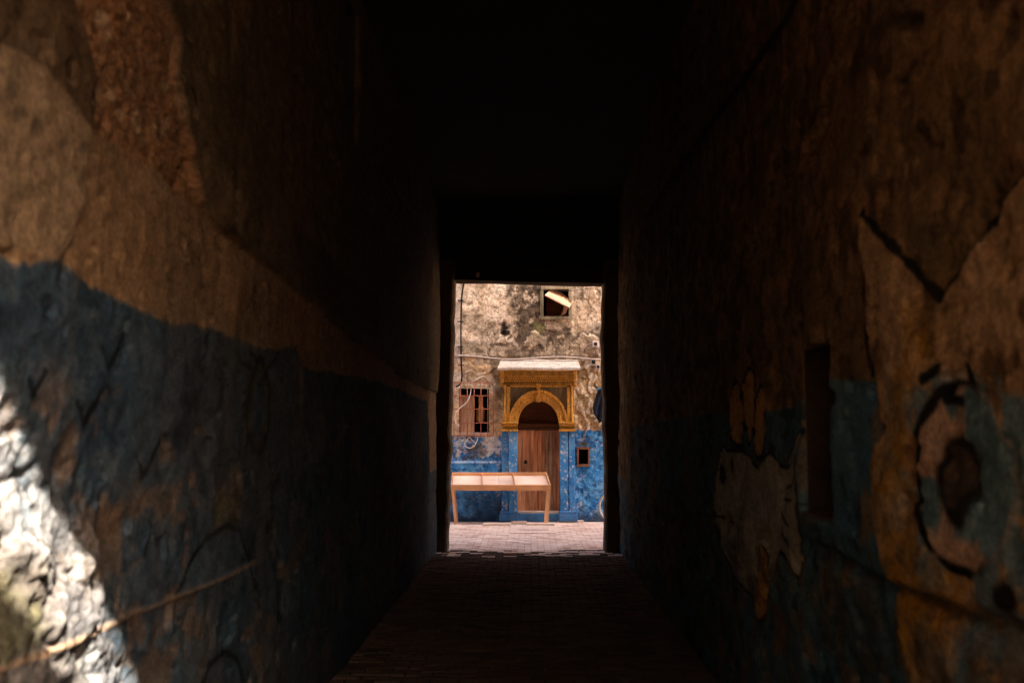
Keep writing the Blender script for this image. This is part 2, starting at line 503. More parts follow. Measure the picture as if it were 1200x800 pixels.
# raw orange-brown earth render
rw = poly_sd(U, V, LP([(86, -200), (88, 0), (112, 85), (105, 150), (150, 178), (200, 215), (240, 250), (232, 235), (224, 190), (212, 140), (203, 100), (205, 45), (182, 0), (178, -200)]))
rm = sstep(-.02, .02, rw + ew * .5)
f1, f2, cid = worley(U + N(8, 2, 3) * .05, V, 22, 1)
H += rm * (-0.014 + 0.010 * sstep(0, .6, f2 - f1) + N(30, 3, 11) * .006)
C = lay(C, rm, (0.42, 0.225, 0.115)); C = lay(C, rm * sstep(-.1, .5, N(14, 4, 12)), (0.29, 0.15, 0.075)); C = lay(C, rm * (cid > .93), (0.58, 0.40, 0.25))
# dark brown coat, top left
tb = poly_sd(U, V, LP([(-500, -200), (-500, 20), (-60, 34), (0, 56), (30, 70), (70, 112), (106, 152), (112, 85), (88, 0), (86, -200)]))
tm = sstep(-.015, .015, tb + ew * .5)
H += tm * .016; C = lay(C, tm, (0.155, 0.095, 0.05)); C = lay(C, tm * sstep(0, .6, N(5, 4, 13)), (0.11, 0.07, 0.04))
# smooth pale patch
pp = poly_sd(U, V, LP([(-600, -10), (-60, 34), (0, 56), (30, 70), (70, 112), (106, 152), (100, 190), (100, 240), (85, 280), (62, 306), (0, 292), (-200, 240), (-600, 120)]))
pmk = sstep(-.012, .012, pp + ew * .25)
H = H * (1 - pmk * .6) + pmk * .012; C = lay(C, pmk, (0.46, 0.325, 0.205)); C = lay(C, pmk * sstep(.0, .6, N(3, 4, 14)) * .6, (0.40, 0.28, 0.17))
for a in (ell(8, 105, 5, 14, 10), ell(15, 133, 12, 6, 10), ell(38, 148, 6, 9, 10), ell(96, 172, 7, 5, 10)):
    C = lay(C, sstep(-.015, .012, poly_sd(U, V, LP(a)) + ew * .3) * .8, (0.14, 0.10, 0.065))
# dark streak on the render, right
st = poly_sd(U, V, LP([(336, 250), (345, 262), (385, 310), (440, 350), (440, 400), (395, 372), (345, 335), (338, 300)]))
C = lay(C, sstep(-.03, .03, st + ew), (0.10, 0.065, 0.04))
C = C * np.array((1.10, 0.95, 0.80))
# blue dado
bl = poly_sd(U, V, LP([(-1500, -230), (0, 298), (35, 312), (62, 308), (100, 332), (150, 356), (200, 376), (240, 384), (275, 400), (300, 405), (345, 410), (352, 430), (395, 437), (440, 446), (500, 470), (515, 900), (-1500, 4000)]))
bl = np.where(V < 1.2, 1.0, bl)
bm_ = sstep(-.010, .010, bl + ew * .55 + N(40, 2, 15) * .012)
H += bm_ * .003
CB = np.zeros(C.shape) + np.array((0.065, 0.098, 0.125))
CB = lay(CB, sstep(-.2, .5, N(2.5, 4, 16)), (0.090, 0.125, 0.145)); CB = lay(CB, sstep(.0, .5, N(7, 4, 17)), (0.045, 0.068, 0.090))
CB = lay(CB, sstep(.2, .5, fbm(U * 3, V * .6, 3, 4, 18)) * .7, (0.12, 0.125, 0.125))
peel = sstep(.20, .34, N(4.2, 5, 19, .65) + .2 * N(1.2, 2, 20)) * sstep(2.0, 1.7, V)
CB = lay(CB, sstep(.02, .3, N(13, 4, 103, .65)) * .5, (0.13, 0.15, 0.15)); CB = lay(CB, peel * .7, (0.25, 0.155, 0.095)); H -= bm_ * peel * .006
C = C * (1 - bm_[..., None]) + CB * bm_[..., None]
for a, c in (([(340, 430), (354, 432), (353, 470), (348, 515), (340, 505), (343, 465)], (0.38, 0.23, 0.125)),
             ([(150, 570), (230, 560), (238, 590), (200, 600), (140, 600)], (0.30, 0.17, 0.09)),
             ([(100, 590), (150, 600), (145, 625), (100, 622)], (0.29, 0.165, 0.09)),
             ([(240, 590), (285, 582), (290, 600), (260, 622), (230, 615)], (0.13, 0.115, 0.035))):
    C = lay(C, sstep(-.02, .02, poly_sd(U, V, LP(a)) + ew * 1.8) * .62 * sstep(-.35, .2, N(9, 4, 102)), c)
# drawn marks: beetle-like outline, ticks, arches
BLK = (0.018, 0.018, 0.018)
def stroke(C, pts, w, col=BLK, P=LP, soft=.006, k=1.0):
    return lay(C, sstep(w + soft, w - soft, line_d(U, V, P(pts)) + N(20, 3, 21) * .008) * k, col)
eo = poly_sd(U, V, LP(ell(301, 476, 14, 54, 26)))
C = lay(C, sstep(-.012, .0, eo + ew * .2) * .9, (0.10, 0.075, 0.03))
C = lay(C, sstep(-.012, .0, poly_sd(U, V, LP(ell(301, 476, 9, 40, 26))) + ew * .2), (0.075, 0.125, 0.165))
C = lay(C, sstep(.030, .012, np.abs(eo) + N(20, 3, 22) * .008), BLK)
for s_ in ([(290, 432), (277, 424), (273, 412)], [(296, 424), (290, 412)], [(312, 432), (320, 420), (324, 410)], [(306, 424), (308, 412)], [(289, 470), (281, 474)],
           [(301, 530), (301, 600)], [(292, 510), (286, 524)]):
    C = stroke(C, s_, .014)
for x, y, q in ((128, 412, 1.15), (100, 476, 1.25), (222, 468, .9), (168, 536, 1.2), (40, 448, .8)):
    C = stroke(C, [(x - 7 * q, y - 4 * q), (x, y + 18 * q)], .011); C = stroke(C, [(x, y + 18 * q), (x + 16 * q, y - 16 * q)], .013)
C = stroke(C, [(205, 700), (220, 665), (240, 632), (262, 615), (278, 622), (288, 655), (300, 690), (302, 712)], .012)
C = stroke(C, [(232, 810), (245, 778), (262, 763), (277, 772), (288, 810)], .018)
C = stroke(C, [(170, 650), (178, 622)], .010)
# cracks running down the blue
for s_ in ([(318, 540), (326, 590), (322, 640), (328, 700), (322, 760), (326, 900)], [(330, 560), (316, 610), (332, 650), (330, 720)]):
    w = line_d(U, V, LP(s_)) + N(10, 4, 23) * .05
    C = lay(C, sstep(.035, .01, w), (0.03, 0.03, 0.03)); H -= sstep(.05, .0, w) * .02
# crumbling rubble low down near the street
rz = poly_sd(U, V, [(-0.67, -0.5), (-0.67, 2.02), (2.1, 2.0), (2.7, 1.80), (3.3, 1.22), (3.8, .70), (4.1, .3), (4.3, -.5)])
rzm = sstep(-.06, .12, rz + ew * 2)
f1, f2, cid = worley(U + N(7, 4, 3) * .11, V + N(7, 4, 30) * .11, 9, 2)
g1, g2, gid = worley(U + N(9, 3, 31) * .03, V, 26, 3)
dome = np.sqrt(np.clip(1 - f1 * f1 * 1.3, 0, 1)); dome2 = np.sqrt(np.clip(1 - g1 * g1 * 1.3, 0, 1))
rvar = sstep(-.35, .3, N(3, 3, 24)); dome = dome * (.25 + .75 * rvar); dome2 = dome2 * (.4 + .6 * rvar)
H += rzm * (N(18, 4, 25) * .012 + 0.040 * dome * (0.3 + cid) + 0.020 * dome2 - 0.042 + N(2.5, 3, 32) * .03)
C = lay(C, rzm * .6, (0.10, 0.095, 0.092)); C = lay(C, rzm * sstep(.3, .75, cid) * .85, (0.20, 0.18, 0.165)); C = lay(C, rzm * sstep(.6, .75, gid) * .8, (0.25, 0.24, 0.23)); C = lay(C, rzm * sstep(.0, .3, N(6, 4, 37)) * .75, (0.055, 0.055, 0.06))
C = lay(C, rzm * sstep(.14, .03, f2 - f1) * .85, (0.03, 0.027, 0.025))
# dark, green-flecked patch: shade beside the sun band painted in
mo = poly_sd(U, V, [(-.67, -.5), (-.67, 1.35), (1.8, 1.52), (2.55, 1.50), (2.75, 1.42), (2.95, 1.22), (3.05, 1.05), (3.3, .85), (3.4, .4), (3.4, -.5)])
mm = sstep(-.05, .08, mo + ew * 1.6 + N(5, 4, 33) * .10)
C = lay(C, mm * .9, (0.050, 0.046, 0.042)); C = lay(C, mm * sstep(.1, .45, N(6, 4, 34)), (0.13, 0.115, 0.105)); C = lay(C, mm * sstep(.05, .4, N(3.4, 3, 35)) * .8, (0.045, 0.048, 0.018))
# broad dull brown blotches over the whole wall
C = lay(C, sstep(.1, .7, N(1.1, 3, 36) + .25) * .35, (0.16, 0.11, 0.07))
rg = np.abs(V - 1.075 + N(1.5, 3, 38) * .02); rgm = sstep(5.4, 5.0, U) * sstep(-.55, -.1, N(3, 3, 39) + .1)
H += sstep(.020, .0, rg) * .008 * rgm; C = lay(C, sstep(.014, .005, rg) * rgm * .75, (0.30, 0.185, 0.11))
hm = (U >= NL[0] - 1e-4) & (U <= NL[1] + 1e-4) & (V >= NL[2] - 1e-4) & (V <= NL[3] + 1e-4)
H[hm] = 0
C *= (0.37 + 0.36 * rzm)[..., None]  # rubble, cut to the sun's edge, left paler to paint in extra sunlight
wl = thing('passage_wall', 'left passage wall, peeling tan plaster above scratched blue paint, sunlit corner at its foot', 'wall', (XL, Y0, 0))
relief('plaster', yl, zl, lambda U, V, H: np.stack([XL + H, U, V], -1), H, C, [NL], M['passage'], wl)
def recess(name, side, y0, y1, z0, z1, depth, mat, parent):
    """five inner faces of a recess in a passage wall; side -1 left, +1 right"""
    X = XL if side < 0 else XR
    d = X + side * depth
    V_ = [(X, y0, z0), (X, y1, z0), (X, y1, z1), (X, y0, z1), (d, y0, z0), (d, y1, z0), (d, y1, z1), (d, y0, z1)]
    F_ = [(4, 5, 6, 7), (0, 1, 5, 4), (1, 2, 6, 5), (2, 3, 7, 6), (3, 0, 4, 7)]
    return link(name, raw_mesh(name, V_, F_), mat, parent)
recess('blocked_window', -1, *NL, 0.30, M['black_plaster'], wl)
box('window_shutter', XL - .22, XL - .18, NL[0] + .02, NL[1] - .02, NL[2] + .02, NL[3] - .02, M['door_dark'], wl, bevel=.004)
# ------------------------------------------------------------------ right passage wall
NR = [wp(991, 500, XR)[0], wp(945, 500, XR)[0], wp(968, 607, XR)[1], wp(968, 404, XR)[1]]
yr = np.unique(np.round(np.array(wall_axis_y(XR) + NR[:2]), 5))
zr = np.unique(np.concatenate([axis((0, 0.6, 0.014), (0.6, 3.2, 0.009), (3.2, HC, 0.016)), NR[2:]]))
U, V = np.meshgrid(yr, zr, indexing='ij')
ew = N(9, 4, 45) * 0.035 + N(2.2, 3, 46) * 0.05
H = N(0.8, 3, 41) * 0.04 + N(4, 4, 42) * 0.024 + N(20, 3, 43) * 0.007 - sstep(.3, .5, N(8, 3, 40)) * .02
C = np.zeros(U.shape + (3,)) + np.array((0.20, 0.135, 0.075))
C = lay(C, sstep(-.1, .5, N(2.4, 4, 44)), (0.26, 0.165, 0.09)); C = lay(C, sstep(0, .6, fbm(U * 3, V * .5, 2.5, 4, 47)) * .7, (0.13, 0.095, 0.06))
C = lay(C, sstep(.15, .4, N(6, 4, 48)) * .8, (0.36, 0.23, 0.13)); C = lay(C, sstep(.12, .35, N(9, 4, 69)) * .8, (0.09, 0.06, 0.035))
# upper wall: holes and dark stains
for pts, dp in ((ell(980, 118, 6, 22, 14), .05), (ell(1080, 22, 17, 8, 14), .035), (ell(1195, 20, 9, 6, 12), .03), (ell(1113, 170, 6, 6, 10), .02), (ell(1076, 95, 8, 10, 12), .02)):
    q = poly_sd(U, V, RP(pts)) + ew * .5
    C = lay(C, sstep(-.02, .012, q), (0.05, 0.035, 0.025)); H -= sstep(-.03, .03, q) * dp
sm = poly_sd(U, V, RP([(955, 60), (1000, 40), (1060, 0), (1140, -20), (1110, 40), (1040, 80), (1010, 140), (960, 150)]))
C = lay(C, sstep(-.05, .1, sm + ew * 3) * sstep(-.1, .4, N(7, 4, 49)), (0.09, 0.06, 0.04))
for x in (856, 870, 893, 915, 943):
    C = stroke(C, [(x, 60 + (x - 850) * .1), (x + 2, 110), (x, 170 + (943 - x) * .5)], .010, (0.34, 0.21, 0.12), RP, k=.7)
# blue dado beyond the painted figure
bl = poly_sd(U, V, RP([(780, 492), (838, 484), (890, 482), (930, 478), (945, 462), (990, 444), (1046, 443), (1100, 440), (1140, 436), (1200, 432), (2200, 300), (2200, 4000), (760, 2000), (740, 500)]))
bl = np.where(V < 1.1, 1.0, bl)
bm_ = sstep(-.010, .010, bl + ew * .3)
CB = np.zeros(C.shape) + np.array((0.075, 0.175, 0.270))
CB = lay(CB, sstep(-.1, .5, N(3, 4, 50)), (0.11, 0.22, 0.30)); CB = lay(CB, sstep(.12, .36, fbm(U * 2, V * .7, 4, 4, 51)), (0.20, 0.15, 0.11)); CB = lay(CB, sstep(.14, .34, N(10, 4, 101, .65)) * .8, (0.035, 0.07, 0.105))
C = C * (1 - bm_[..., None]) + CB * bm_[..., None]
# near painted figure: pale zig-zag field with a great eye
fg = poly_sd(U, V, RP([(1032, 248), (1046, 262), (1080, 300), (1122, 352), (1127, 335), (1160, 280), (1200, 222), (1500, -60), (2400, -300), (2400, 2600), (1090, 900), (1078, 800), (1070, 740), (1062, 680), (1058, 640), (1047, 560), (1050, 500), (1046, 430), (1040, 380), (1034, 320)]))
fm = sstep(-.010, .010, fg + ew * .25)
FC = np.zeros(C.shape) + np.array((0.46, 0.31, 0.185))
FC = lay(FC, sstep(-.1, .5, N(5, 4, 52)), (0.58, 0.40, 0.26)); FC = lay(FC, sstep(.02, .28, N(8, 4, 53)), (0.20, 0.125, 0.07))
oc = poly_sd(U, V, RP([(1085, 400), (1110, 392), (1108, 440), (1090, 480), (1086, 540), (1092, 620), (1100, 670), (1140, 700), (1130, 830), (1080, 900), (1056, 690), (1044, 560), (1052, 480), (1070, 440)]))
FC = lay(FC, sstep(-.05, .05, oc + ew * 2) * .9 * sstep(-.35, .15, N(6, 4, 68)), (0.46, 0.25, 0.040))
bq = sstep(-.05, .05, bl + ew) * sstep(-.02, .10, N(7, 5, 54, .65) + .28 * sstep(3.4, 2.7, U) - .05)
FC = lay(FC, bq * .85 * (1 - .7 * sstep(-.05, .05, oc + ew * 2)), (0.13, 0.25, 0.33))
C = C * (1 - fm[..., None]) + FC * fm[..., None]
H += fm * .018
C = lay(C, sstep(.020, .008, np.abs(fg) + N(14, 3, 55) * .012) * (V > 1.72), (0.02, 0.018, 0.015))
ee = poly_sd(U, V, RP(ell(1152, 560, 55, 112, 34, -.05)))
C = lay(C, sstep(-.01, .01, ee + ew * .2) * .9, (0.56, 0.38, 0.29))
C = lay(C, sstep(-.01, .02, ee + ew * .2) * sstep(.0, .2, N(6, 4, 56) + .5 * sstep(3.15, 2.8, U) - .2), (0.14, 0.25, 0.32))
C = lay(C, sstep(.026, .010, np.abs(ee) + N(9, 3, 57) * .02) * sstep(2.72, 2.9, U), (0.015, 0.014, 0.013))
ip = poly_sd(U, V, RP(ell(1141, 562, 20, 58, 20, -.1)))
C = lay(C, sstep(-.02, .02, ip + N(12, 3, 58) * .03), (0.02, 0.018, 0.017)); C = lay(C, sstep(-.01, .02, ip + N(14, 3, 59) * .06 - .045) * .6, (0.12, 0.09, 0.07))
C = lay(C, sstep(-.015, .015, poly_sd(U, V, RP(ell(1196, 700, 14, 20, 14)))), (0.02, 0.018, 0.018))
for s_ in ([(1105, 444), (1120, 432)], [(1150, 432), (1157, 442)], [(1128, 466), (1145, 470)]):
    C = stroke(C, s_, .02, BLK, RP)
C = stroke(C, [(1040, 330), (1036, 380), (1042, 436)], .022, (0.035, 0.028, 0.02), RP)
# hand-like figure further in
body = [(848, 522), (852, 528), (864, 528), (876, 534), (887, 548), (896, 534), (903, 530), (918, 552), (928, 535), (941, 503), (942, 686), (932, 668), (920, 645), (910, 672), (903, 692), (898, 716), (890, 728), (882, 714), (880, 700), (862, 676), (852, 650), (843, 618), (835, 592), (838, 555)]
bd = poly_sd(U, V, RP(body))
C = lay(C, sstep(-.008, .008, bd + ew * .15), (0.46, 0.47, 0.45)); C = lay(C, sstep(-.008, .008, bd) * sstep(.05, .4, N(5, 4, 60)), (0.33, 0.33, 0.31))
tg = poly_sd(U, V, RP([(894, 636), (902, 650), (905, 690), (900, 716), (890, 728), (882, 712), (888, 690)]))
C = lay(C, sstep(-.008, .008, tg), (0.56, 0.32, 0.11))
C = lay(C, sstep(.016, .006, np.abs(bd) + N(12, 3, 61) * .008), BLK); C = lay(C, sstep(.012, .004, np.abs(tg) + N(12, 3, 61) * .008), BLK)
for cx, cy, rx, ry in ((862, 484, 6.5, 38), (875, 476, 6.5, 45), (889, 494, 7.5, 43)):
    q = poly_sd(U, V, RP(ell(cx, cy, rx, ry, 22)))
    C = lay(C, sstep(-.008, .008, q), (0.62, 0.36, 0.14)); C = lay(C, sstep(.020, .008, np.abs(q) + N(12, 3, 62) * .008), BLK)
q = poly_sd(U, V, RP(ell(847, 556, 4, 12, 14))); C = lay(C, sstep(-.008, .008, q), BLK)
for s_ in ([(855, 540), (857, 590), (856, 620)], [(835, 604), (852, 606)], [(921, 572), (934, 562)], [(919, 583), (929, 587)], [(918, 603), (928, 616)], [(920, 625), (930, 640)], [(922, 548), (930, 544)]):
    C = stroke(C, s_, .010, BLK, RP)
# broken ledge and bulging lower wall
lg = RP([(880, 600), (960, 630), (1000, 648), (1062, 676), (1100, 688), (1158, 706), (1220, 730), (1500, 850), (2300, 1190)])
ly = np.array([p[0] for p in lg])[::-1]; lz = np.array([p[1] for p in lg])[::-1]
zz = np.interp(U, ly, lz) + N(3, 4, 63) * .05
H += sstep(5.2, 4.2, U) * (sstep(zz - .03, zz + .02, V) * .05 - .02 * sstep(.12, 0, np.abs(V - zz)))
H += sstep(.2, -.6, V - zz) * (N(3.5, 4, 64) * .035)
C = lay(C, sstep(.035, .008, np.abs(V - zz + .02) + N(8, 3, 65) * .02) * sstep(4.8, 4.0, U) * .7, (0.05, 0.04, 0.03))
f1, f2, cid = worley(U + N(6, 3, 66) * .05, V, 9, 4)
low = sstep(zz + .05, zz - .2, V)
H += low * .014 * np.sqrt(np.clip(1 - f1 * f1, 0, 1))
C = lay(C, low * sstep(.55, .8, cid) * .6, (0.25, 0.16, 0.085)); C = lay(C, low * sstep(.05, .4, N(4, 4, 67)) * .6, (0.06, 0.075, 0.08))
hm = (U >= NR[0] - 1e-4) & (U <= NR[1] + 1e-4) & (V >= NR[2] - 1e-4) & (V <= NR[3] + 1e-4)
H[hm] = 0
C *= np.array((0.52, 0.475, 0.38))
wr = thing('passage_wall', 'right passage wall with painted hand-like figure, big painted eye and a dark niche', 'wall', (XR, Y0, 0))
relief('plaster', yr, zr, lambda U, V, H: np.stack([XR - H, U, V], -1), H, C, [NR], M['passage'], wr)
recess('niche', 1, *NR, 0.48, M['dark'], wr)
box('niche_shelf', XR + .02, XR + .37, NR[0] + .01, NR[1] - .01, wp(968, 547, XR)[1] - .012, wp(968, 547, XR)[1] + .012, M['beam'], wr, bevel=.003)
box('niche_sill', XR - .03, XR + .20, NR[0] - .03, NR[1] + .03, NR[2] - .035, NR[2] + .012, M['jamb'], wr, bevel=.006, cuts=3, rough=.008)
cab = []
for px, py in ((1010, -100), (975, -40), (945, 0), (925, 30), (902, 62), (880, 92), (862, 116), (845, 138), (825, 165), (805, 192), (790, 212), (776, 232), (760, 256)):
    y, z = wp(px, py, XR); cab.append((XR - .035, y, z))
tag(tube('wall_cable', cab, .016, M['black'], seg=8, smooth=1), 'black cable slung along the top of the right passage wall', 'cable')

# ------------------------------------------------------------------ house over the passage
ph = thing('passage_house', 'dark house carried over the passage, its ceiling near-black', 'house', (0, Y0, 0))
def slab(name, x0, x1, y0, y1, z0, z1, mat): return box(name, x0, x1, y0, y1, z0, z1, mat, ph)
slab('ceiling', XL - .3, XR + .3, Y0 + .01, Y1 - .01, HC - .02, HC + .25, M['black_plaster'])
for nm, ya, yb in (('street_wall', Y0, Y0 + .4), ('alley_wall', Y1 - .4, Y1)):
    for a, b in ((-9.0, XL - .02), (XR + .02, 9.0)):
        slab(nm, a, b, ya, yb, -.03, HB, M['outer_dark' if nm[0] == 'a' else 'outer'])
    slab(nm, XL - .018, XR + .018, ya + .003, yb - .003, HC - .02, HB, M['outer_dark' if nm[0] == 'a' else 'outer'])
slab('jetty', -8.9, 8.9, Y1 + .003, Y1 + .85, 4.42, HB - .01, M['outer_dark'])
slab('roof', -9.0, 9.0, Y0 + .4, Y1 - .4, HB - .25, HB - .002, M['outer'])
for x in (-9.0, 8.7):
    slab('side_wall', x, x + .3, Y0 + .402, Y1 - .402, -.03, HB - .26, M['outer'])
# backing behind the passage walls, so that no light leaks through the plaster
for a, b in ((XL - .8, XL - .42), (XR + .5, XR + .9)):
    slab('core_wall', a, b, Y0 + .405, Y1 - .405, -.03, HC + .4, M['outer'])

# unseen, behind the camera: added roof and walls, right side open to admit light
YR = Y0 - GAPW
slab('added_rear_roof', XL - .5, XR + .5, YR - 5.0, YR, HC, HC + .22, M['outer'])
slab('added_rear_wall', XL - .4, XL, YR - 5.0, YR - .052, -.03, HC - .002, M['outer'])
slab('added_rear_wall', XR, XR + .4, YR - 5.0, YR - 2.9, -.03, HC - .002, M['outer'])
slab('added_rear_wall', XL - .39, XR + .39, YR - 5.4, YR - 5.002, -.03, HC + .2, M['outer'])
slab('core_wall', XL - .8, XL - .06, YR - .05, Y0 - .003, -.03, HC - .004, M['outer'])
slab('core_wall', XR + .06, XR + .9, YR + .25, Y0 - .003, -.03, HC - .004, M['outer'])

# doorway at the alley end: two rough jambs and a lintel of old timber
dw = thing('passage_doorway', 'rough tall doorway at the far end of the passage, old timber lintel across the top', 'doorway', (0, 14.8, 0))
def jamb(side):
    zt = fp(600, 330, 15.0)[1]
    bm = bmesh.new(); n = 44; rows = []
    for k in range(n + 1):
        z = -.03 + (zt + .33) * k / n; t = z / zt
        if side < 0:
            xi = -1.235 + .085 * t + mnoise.noise(Vector((1, 2, z * 3))) * .030 + mnoise.noise(Vector((5, 1, z * 11))) * .016; xo = XL - .30
        else:
            xi = 1.085 + .015 * math.sin(z * 1.6) + mnoise.noise(Vector((3, 8, z * 3))) * .034 + mnoise.noise(Vector((9, 4, z * 11))) * .018; xo = XR + .30
        e = .03 + .012 * mnoise.noise(Vector((4, side, z * 6)))
        s = -1 if side < 0 else 1
        pts = [(xo, 14.80), (xi + s * e, 14.80), (xi, 14.80 + e), (xi + s * .006 * math.sin(z * 9), 15.05), (xi + s * .004, 15.318 - e), (xi + s * e, 15.318), (xo, 15.318)]
        rows.append([bm.verts.new((a, b, z)) for a, b in pts])
    for a, b in zip(rows[:-1], rows[1:]):
        for i in range(7):
            j = (i + 1) % 7
            bm.faces.new((a[i], a[j], b[j], b[i]))
    return link('jamb', from_bm('jamb', bm), M['jamb'], dw)
jamb(-1); jamb(1)
xa, za = fp(520, 329, 14.86); xb, zb = fp(722, 333, 14.86)
def lbeam(y0, y1, dz, h, nm='lintel_beam'):
    P = [(xa - .25, y0, za + dz + .02), (xb + .25, y0, zb + dz), (xb + .25, y1, zb + dz), (xa - .25, y1, za + dz + .02)]
    P += [(p[0], p[1], p[2] + h) for p in P]
    return hexa(nm, P, M['beam'], dw, bevel=.012, cuts=9, rough=.020)
lbeam(14.83, 14.99, .0, .20); lbeam(15.0, 15.16, .012, .19); lbeam(15.17, 15.33, .02, .18)
box('header_wall', XL - .3, XR + .3, 14.84, 15.27, za + .19, HC + .1, M['black_plaster'], dw, cuts=7, rough=.012)
y, z = wp(565, 322, XL)
box('bracket', fp(559, 0, 14.8)[0], fp(563, 0, 14.8)[0], 14.79, 14.85, fp(0, 326, 14.8)[1], fp(0, 321, 14.8)[1], M['slab'], dw, bevel=.01)

# ================================================================== house across the alley
hs = thing('alley_house', 'weathered house across the alley, mottled tan plaster, blue lower wall and ochre arched doorway', 'house', (0, YF, 0))
D0 = fp(606, 600); D1 = fp(656, 470)
hole_door = (fp(603, 600)[0], fp(659, 600)[0], 0.0, fp(631, 464)[1])
W1 = (fp(538, 507)[0], fp(573, 507)[0], fp(538, 507)[1], fp(538, 455)[1])
W2 = (fp(636, 372)[0], fp(668, 372)[0], fp(636, 372)[1], fp(636, 337)[1])
W3 = (fp(678, 544)[0], fp(690, 544)[0], fp(678, 544)[1], fp(678, 526)[1])
holes = [hole_door, W1, W2, W3]
xs = np.unique(np.concatenate([axis((-9, -2.0, .12), (-2.0, 2.0, .0125), (2.0, 9, .12))] + [np.array(h[:2]) for h in holes]))
zs = np.unique(np.concatenate([axis((0, 5.4, .0125), (5.4, HF, .12))] + [np.array(h[2:]) for h in holes]))
U, V = np.meshgrid(xs, zs, indexing='ij')
ew = N(7, 4, 70) * .05 + N(22, 3, 71) * .02
z418 = fp(0, 419)[1]
def FM(pts, soft=.05, wob=1.0): return sstep(-soft, soft, poly_sd(U, V, FP(pts)) + ew * wob)
H = N(1.0, 3, 72) * .022 + N(6, 4, 73) * .016 + N(24, 3, 74) * .0055
C = np.zeros(U.shape + (3,)) + np.array((0.54, 0.41, 0.285))
C = lay(C, sstep(-.15, .35, N(3, 5, 75, .6)), (0.68, 0.54, 0.41)); C = lay(C, sstep(.08, .4, N(9, 5, 76, .65)), (0.38, 0.275, 0.18)); C = lay(C, sstep(.12, .34, N(18, 4, 77, .7)) * .85, (0.22, 0.15, 0.095)); C = lay(C, sstep(.16, .36, N(5, 5, 97, .7)) * .6, (0.30, 0.215, 0.14))
# upper coat with mould
up = sstep(z418 - .012, z418 + .012, V + ew * .25)
H += up * .022
blot = sstep(.02, .3, N(5, 5, 78, .62))
dirt = np.zeros(U.shape)
for pts, k in (([(596, 335), (640, 332), (640, 360), (626, 372), (622, 400), (612, 412), (602, 405), (606, 375), (598, 360)], 1.0),
               ([(584, 376), (596, 376), (600, 402), (590, 398)], 1.0),
               ([(618, 380), (640, 376), (672, 378), (672, 390), (640, 394), (626, 400)], 1.0),
               ([(640, 392), (680, 390), (704, 380), (704, 414), (600, 418), (560, 414), (600, 408)], .75),
               ([(545, 370), (560, 368), (585, 378), (590, 400), (570, 402), (550, 385)], .45),
               ([(606, 350), (636, 350), (640, 378), (670, 380), (672, 400), (640, 410), (612, 414), (600, 396)], 1.0),
               ([(546, 400), (700, 396), (704, 418), (546, 418)], .55),
               ([(668, 334), (690, 332), (704, 345), (690, 352), (672, 350)], .5)):
    dirt = np.maximum(dirt, FM(pts, .10, 2.2) * k)
C = lay(C, up * dirt * sstep(-.40, .02, N(6, 5, 79, .65)), (0.115, 0.082, 0.055)); C = lay(C, up * dirt * sstep(-.05, .22, N(13, 4, 80, .65)) * .9, (0.045, 0.034, 0.024))
C = lay(C, up * FM([(626, 378), (640, 380), (636, 390), (622, 396)], .03) * .7, (0.16, 0.15, 0.06))
for pts in (ell(590, 386, 4, 10, 12), ell(591, 392, 5, 4, 12)):
    q = FM(pts, .02, .6); C = lay(C, q * .9, (0.045, 0.035, 0.028)); H -= q * .03
# lumps of newer plaster with pale rims
for pts in ([(612, 404), (618, 400), (622, 388), (632, 390), (642, 394), (640, 404), (645, 416), (640, 416), (632, 406), (622, 408)], [(586, 392), (596, 394), (594, 402), (584, 402)], ell(690, 402, 13, 13, 18), ell(690, 344, 9, 9, 16), [(640, 378), (670, 376), (674, 384), (650, 389), (640, 386)]):
    q = poly_sd(U, V, FP(pts)) + ew * 1.9
    H += sstep(-.02, .03, q) * .018
    brk = sstep(-.05, .2, N(6, 4, 95)); C = lay(C, sstep(-.02, .02, q) * up * .45, (0.50, 0.37, 0.25)); C = lay(C, sstep(.028, .008, np.abs(q - .01)) * up * brk, (0.66, 0.50, 0.36)); C = lay(C, sstep(.05, .0, np.abs(q + .035)) * up * .85 * sstep(.1, -.15, N(7, 4, 96)), (0.10, 0.07, 0.05))
C = lay(C, FM([(530, 325), (540, 325), (541, 455), (530, 455)], .015, .2) * .8, (0.64, 0.53, 0.42))
# lower coat: yellower, crumbling right of the door
lo = 1 - up
C = lay(C, lo * sstep(-.1, .3, N(4, 4, 81)) * .6, (0.62, 0.40, 0.20))
cr = FM([(676, 428), (706, 426), (706, 510), (672, 510), (674, 470)], .05, 1.5)
f1, f2, cid = worley(U + N(7, 3, 82) * .05, V * .7 + N(7, 3, 83) * .05, 16, 5)
C = lay(C, cr * .7, (0.40, 0.26, 0.12)); C = lay(C, cr * (sstep(.55, .7, cid) * sstep(.7, .4, f1)), (0.68, 0.55, 0.42)); C = lay(C, cr * sstep(.12, .03, f2 - f1) * .7, (0.15, 0.10, 0.05))
H += cr * .016 * (np.sqrt(np.clip(1 - f1 * f1 * 1.2, 0, 1)) * (cid > .4) - .5)
for s_ in ([(546, 436), (552, 434), (560, 440), (572, 436), (580, 430)], [(552, 448), (566, 441), (574, 446)]):
    w = line_d(U, V, FP(s_)) + N(18, 3, 84) * .02
    C = lay(C, sstep(.022, .008, w) * .8, (0.66, 0.56, 0.45)); H += sstep(.03, 0, w) * .012
C = lay(C, FM([(572, 420), (588, 418), (590, 450), (584, 500), (578, 505), (580, 450)], .04, 1.0) * sstep(-.2, .3, N(9, 4, 85)) * .8, (0.24, 0.16, 0.08))
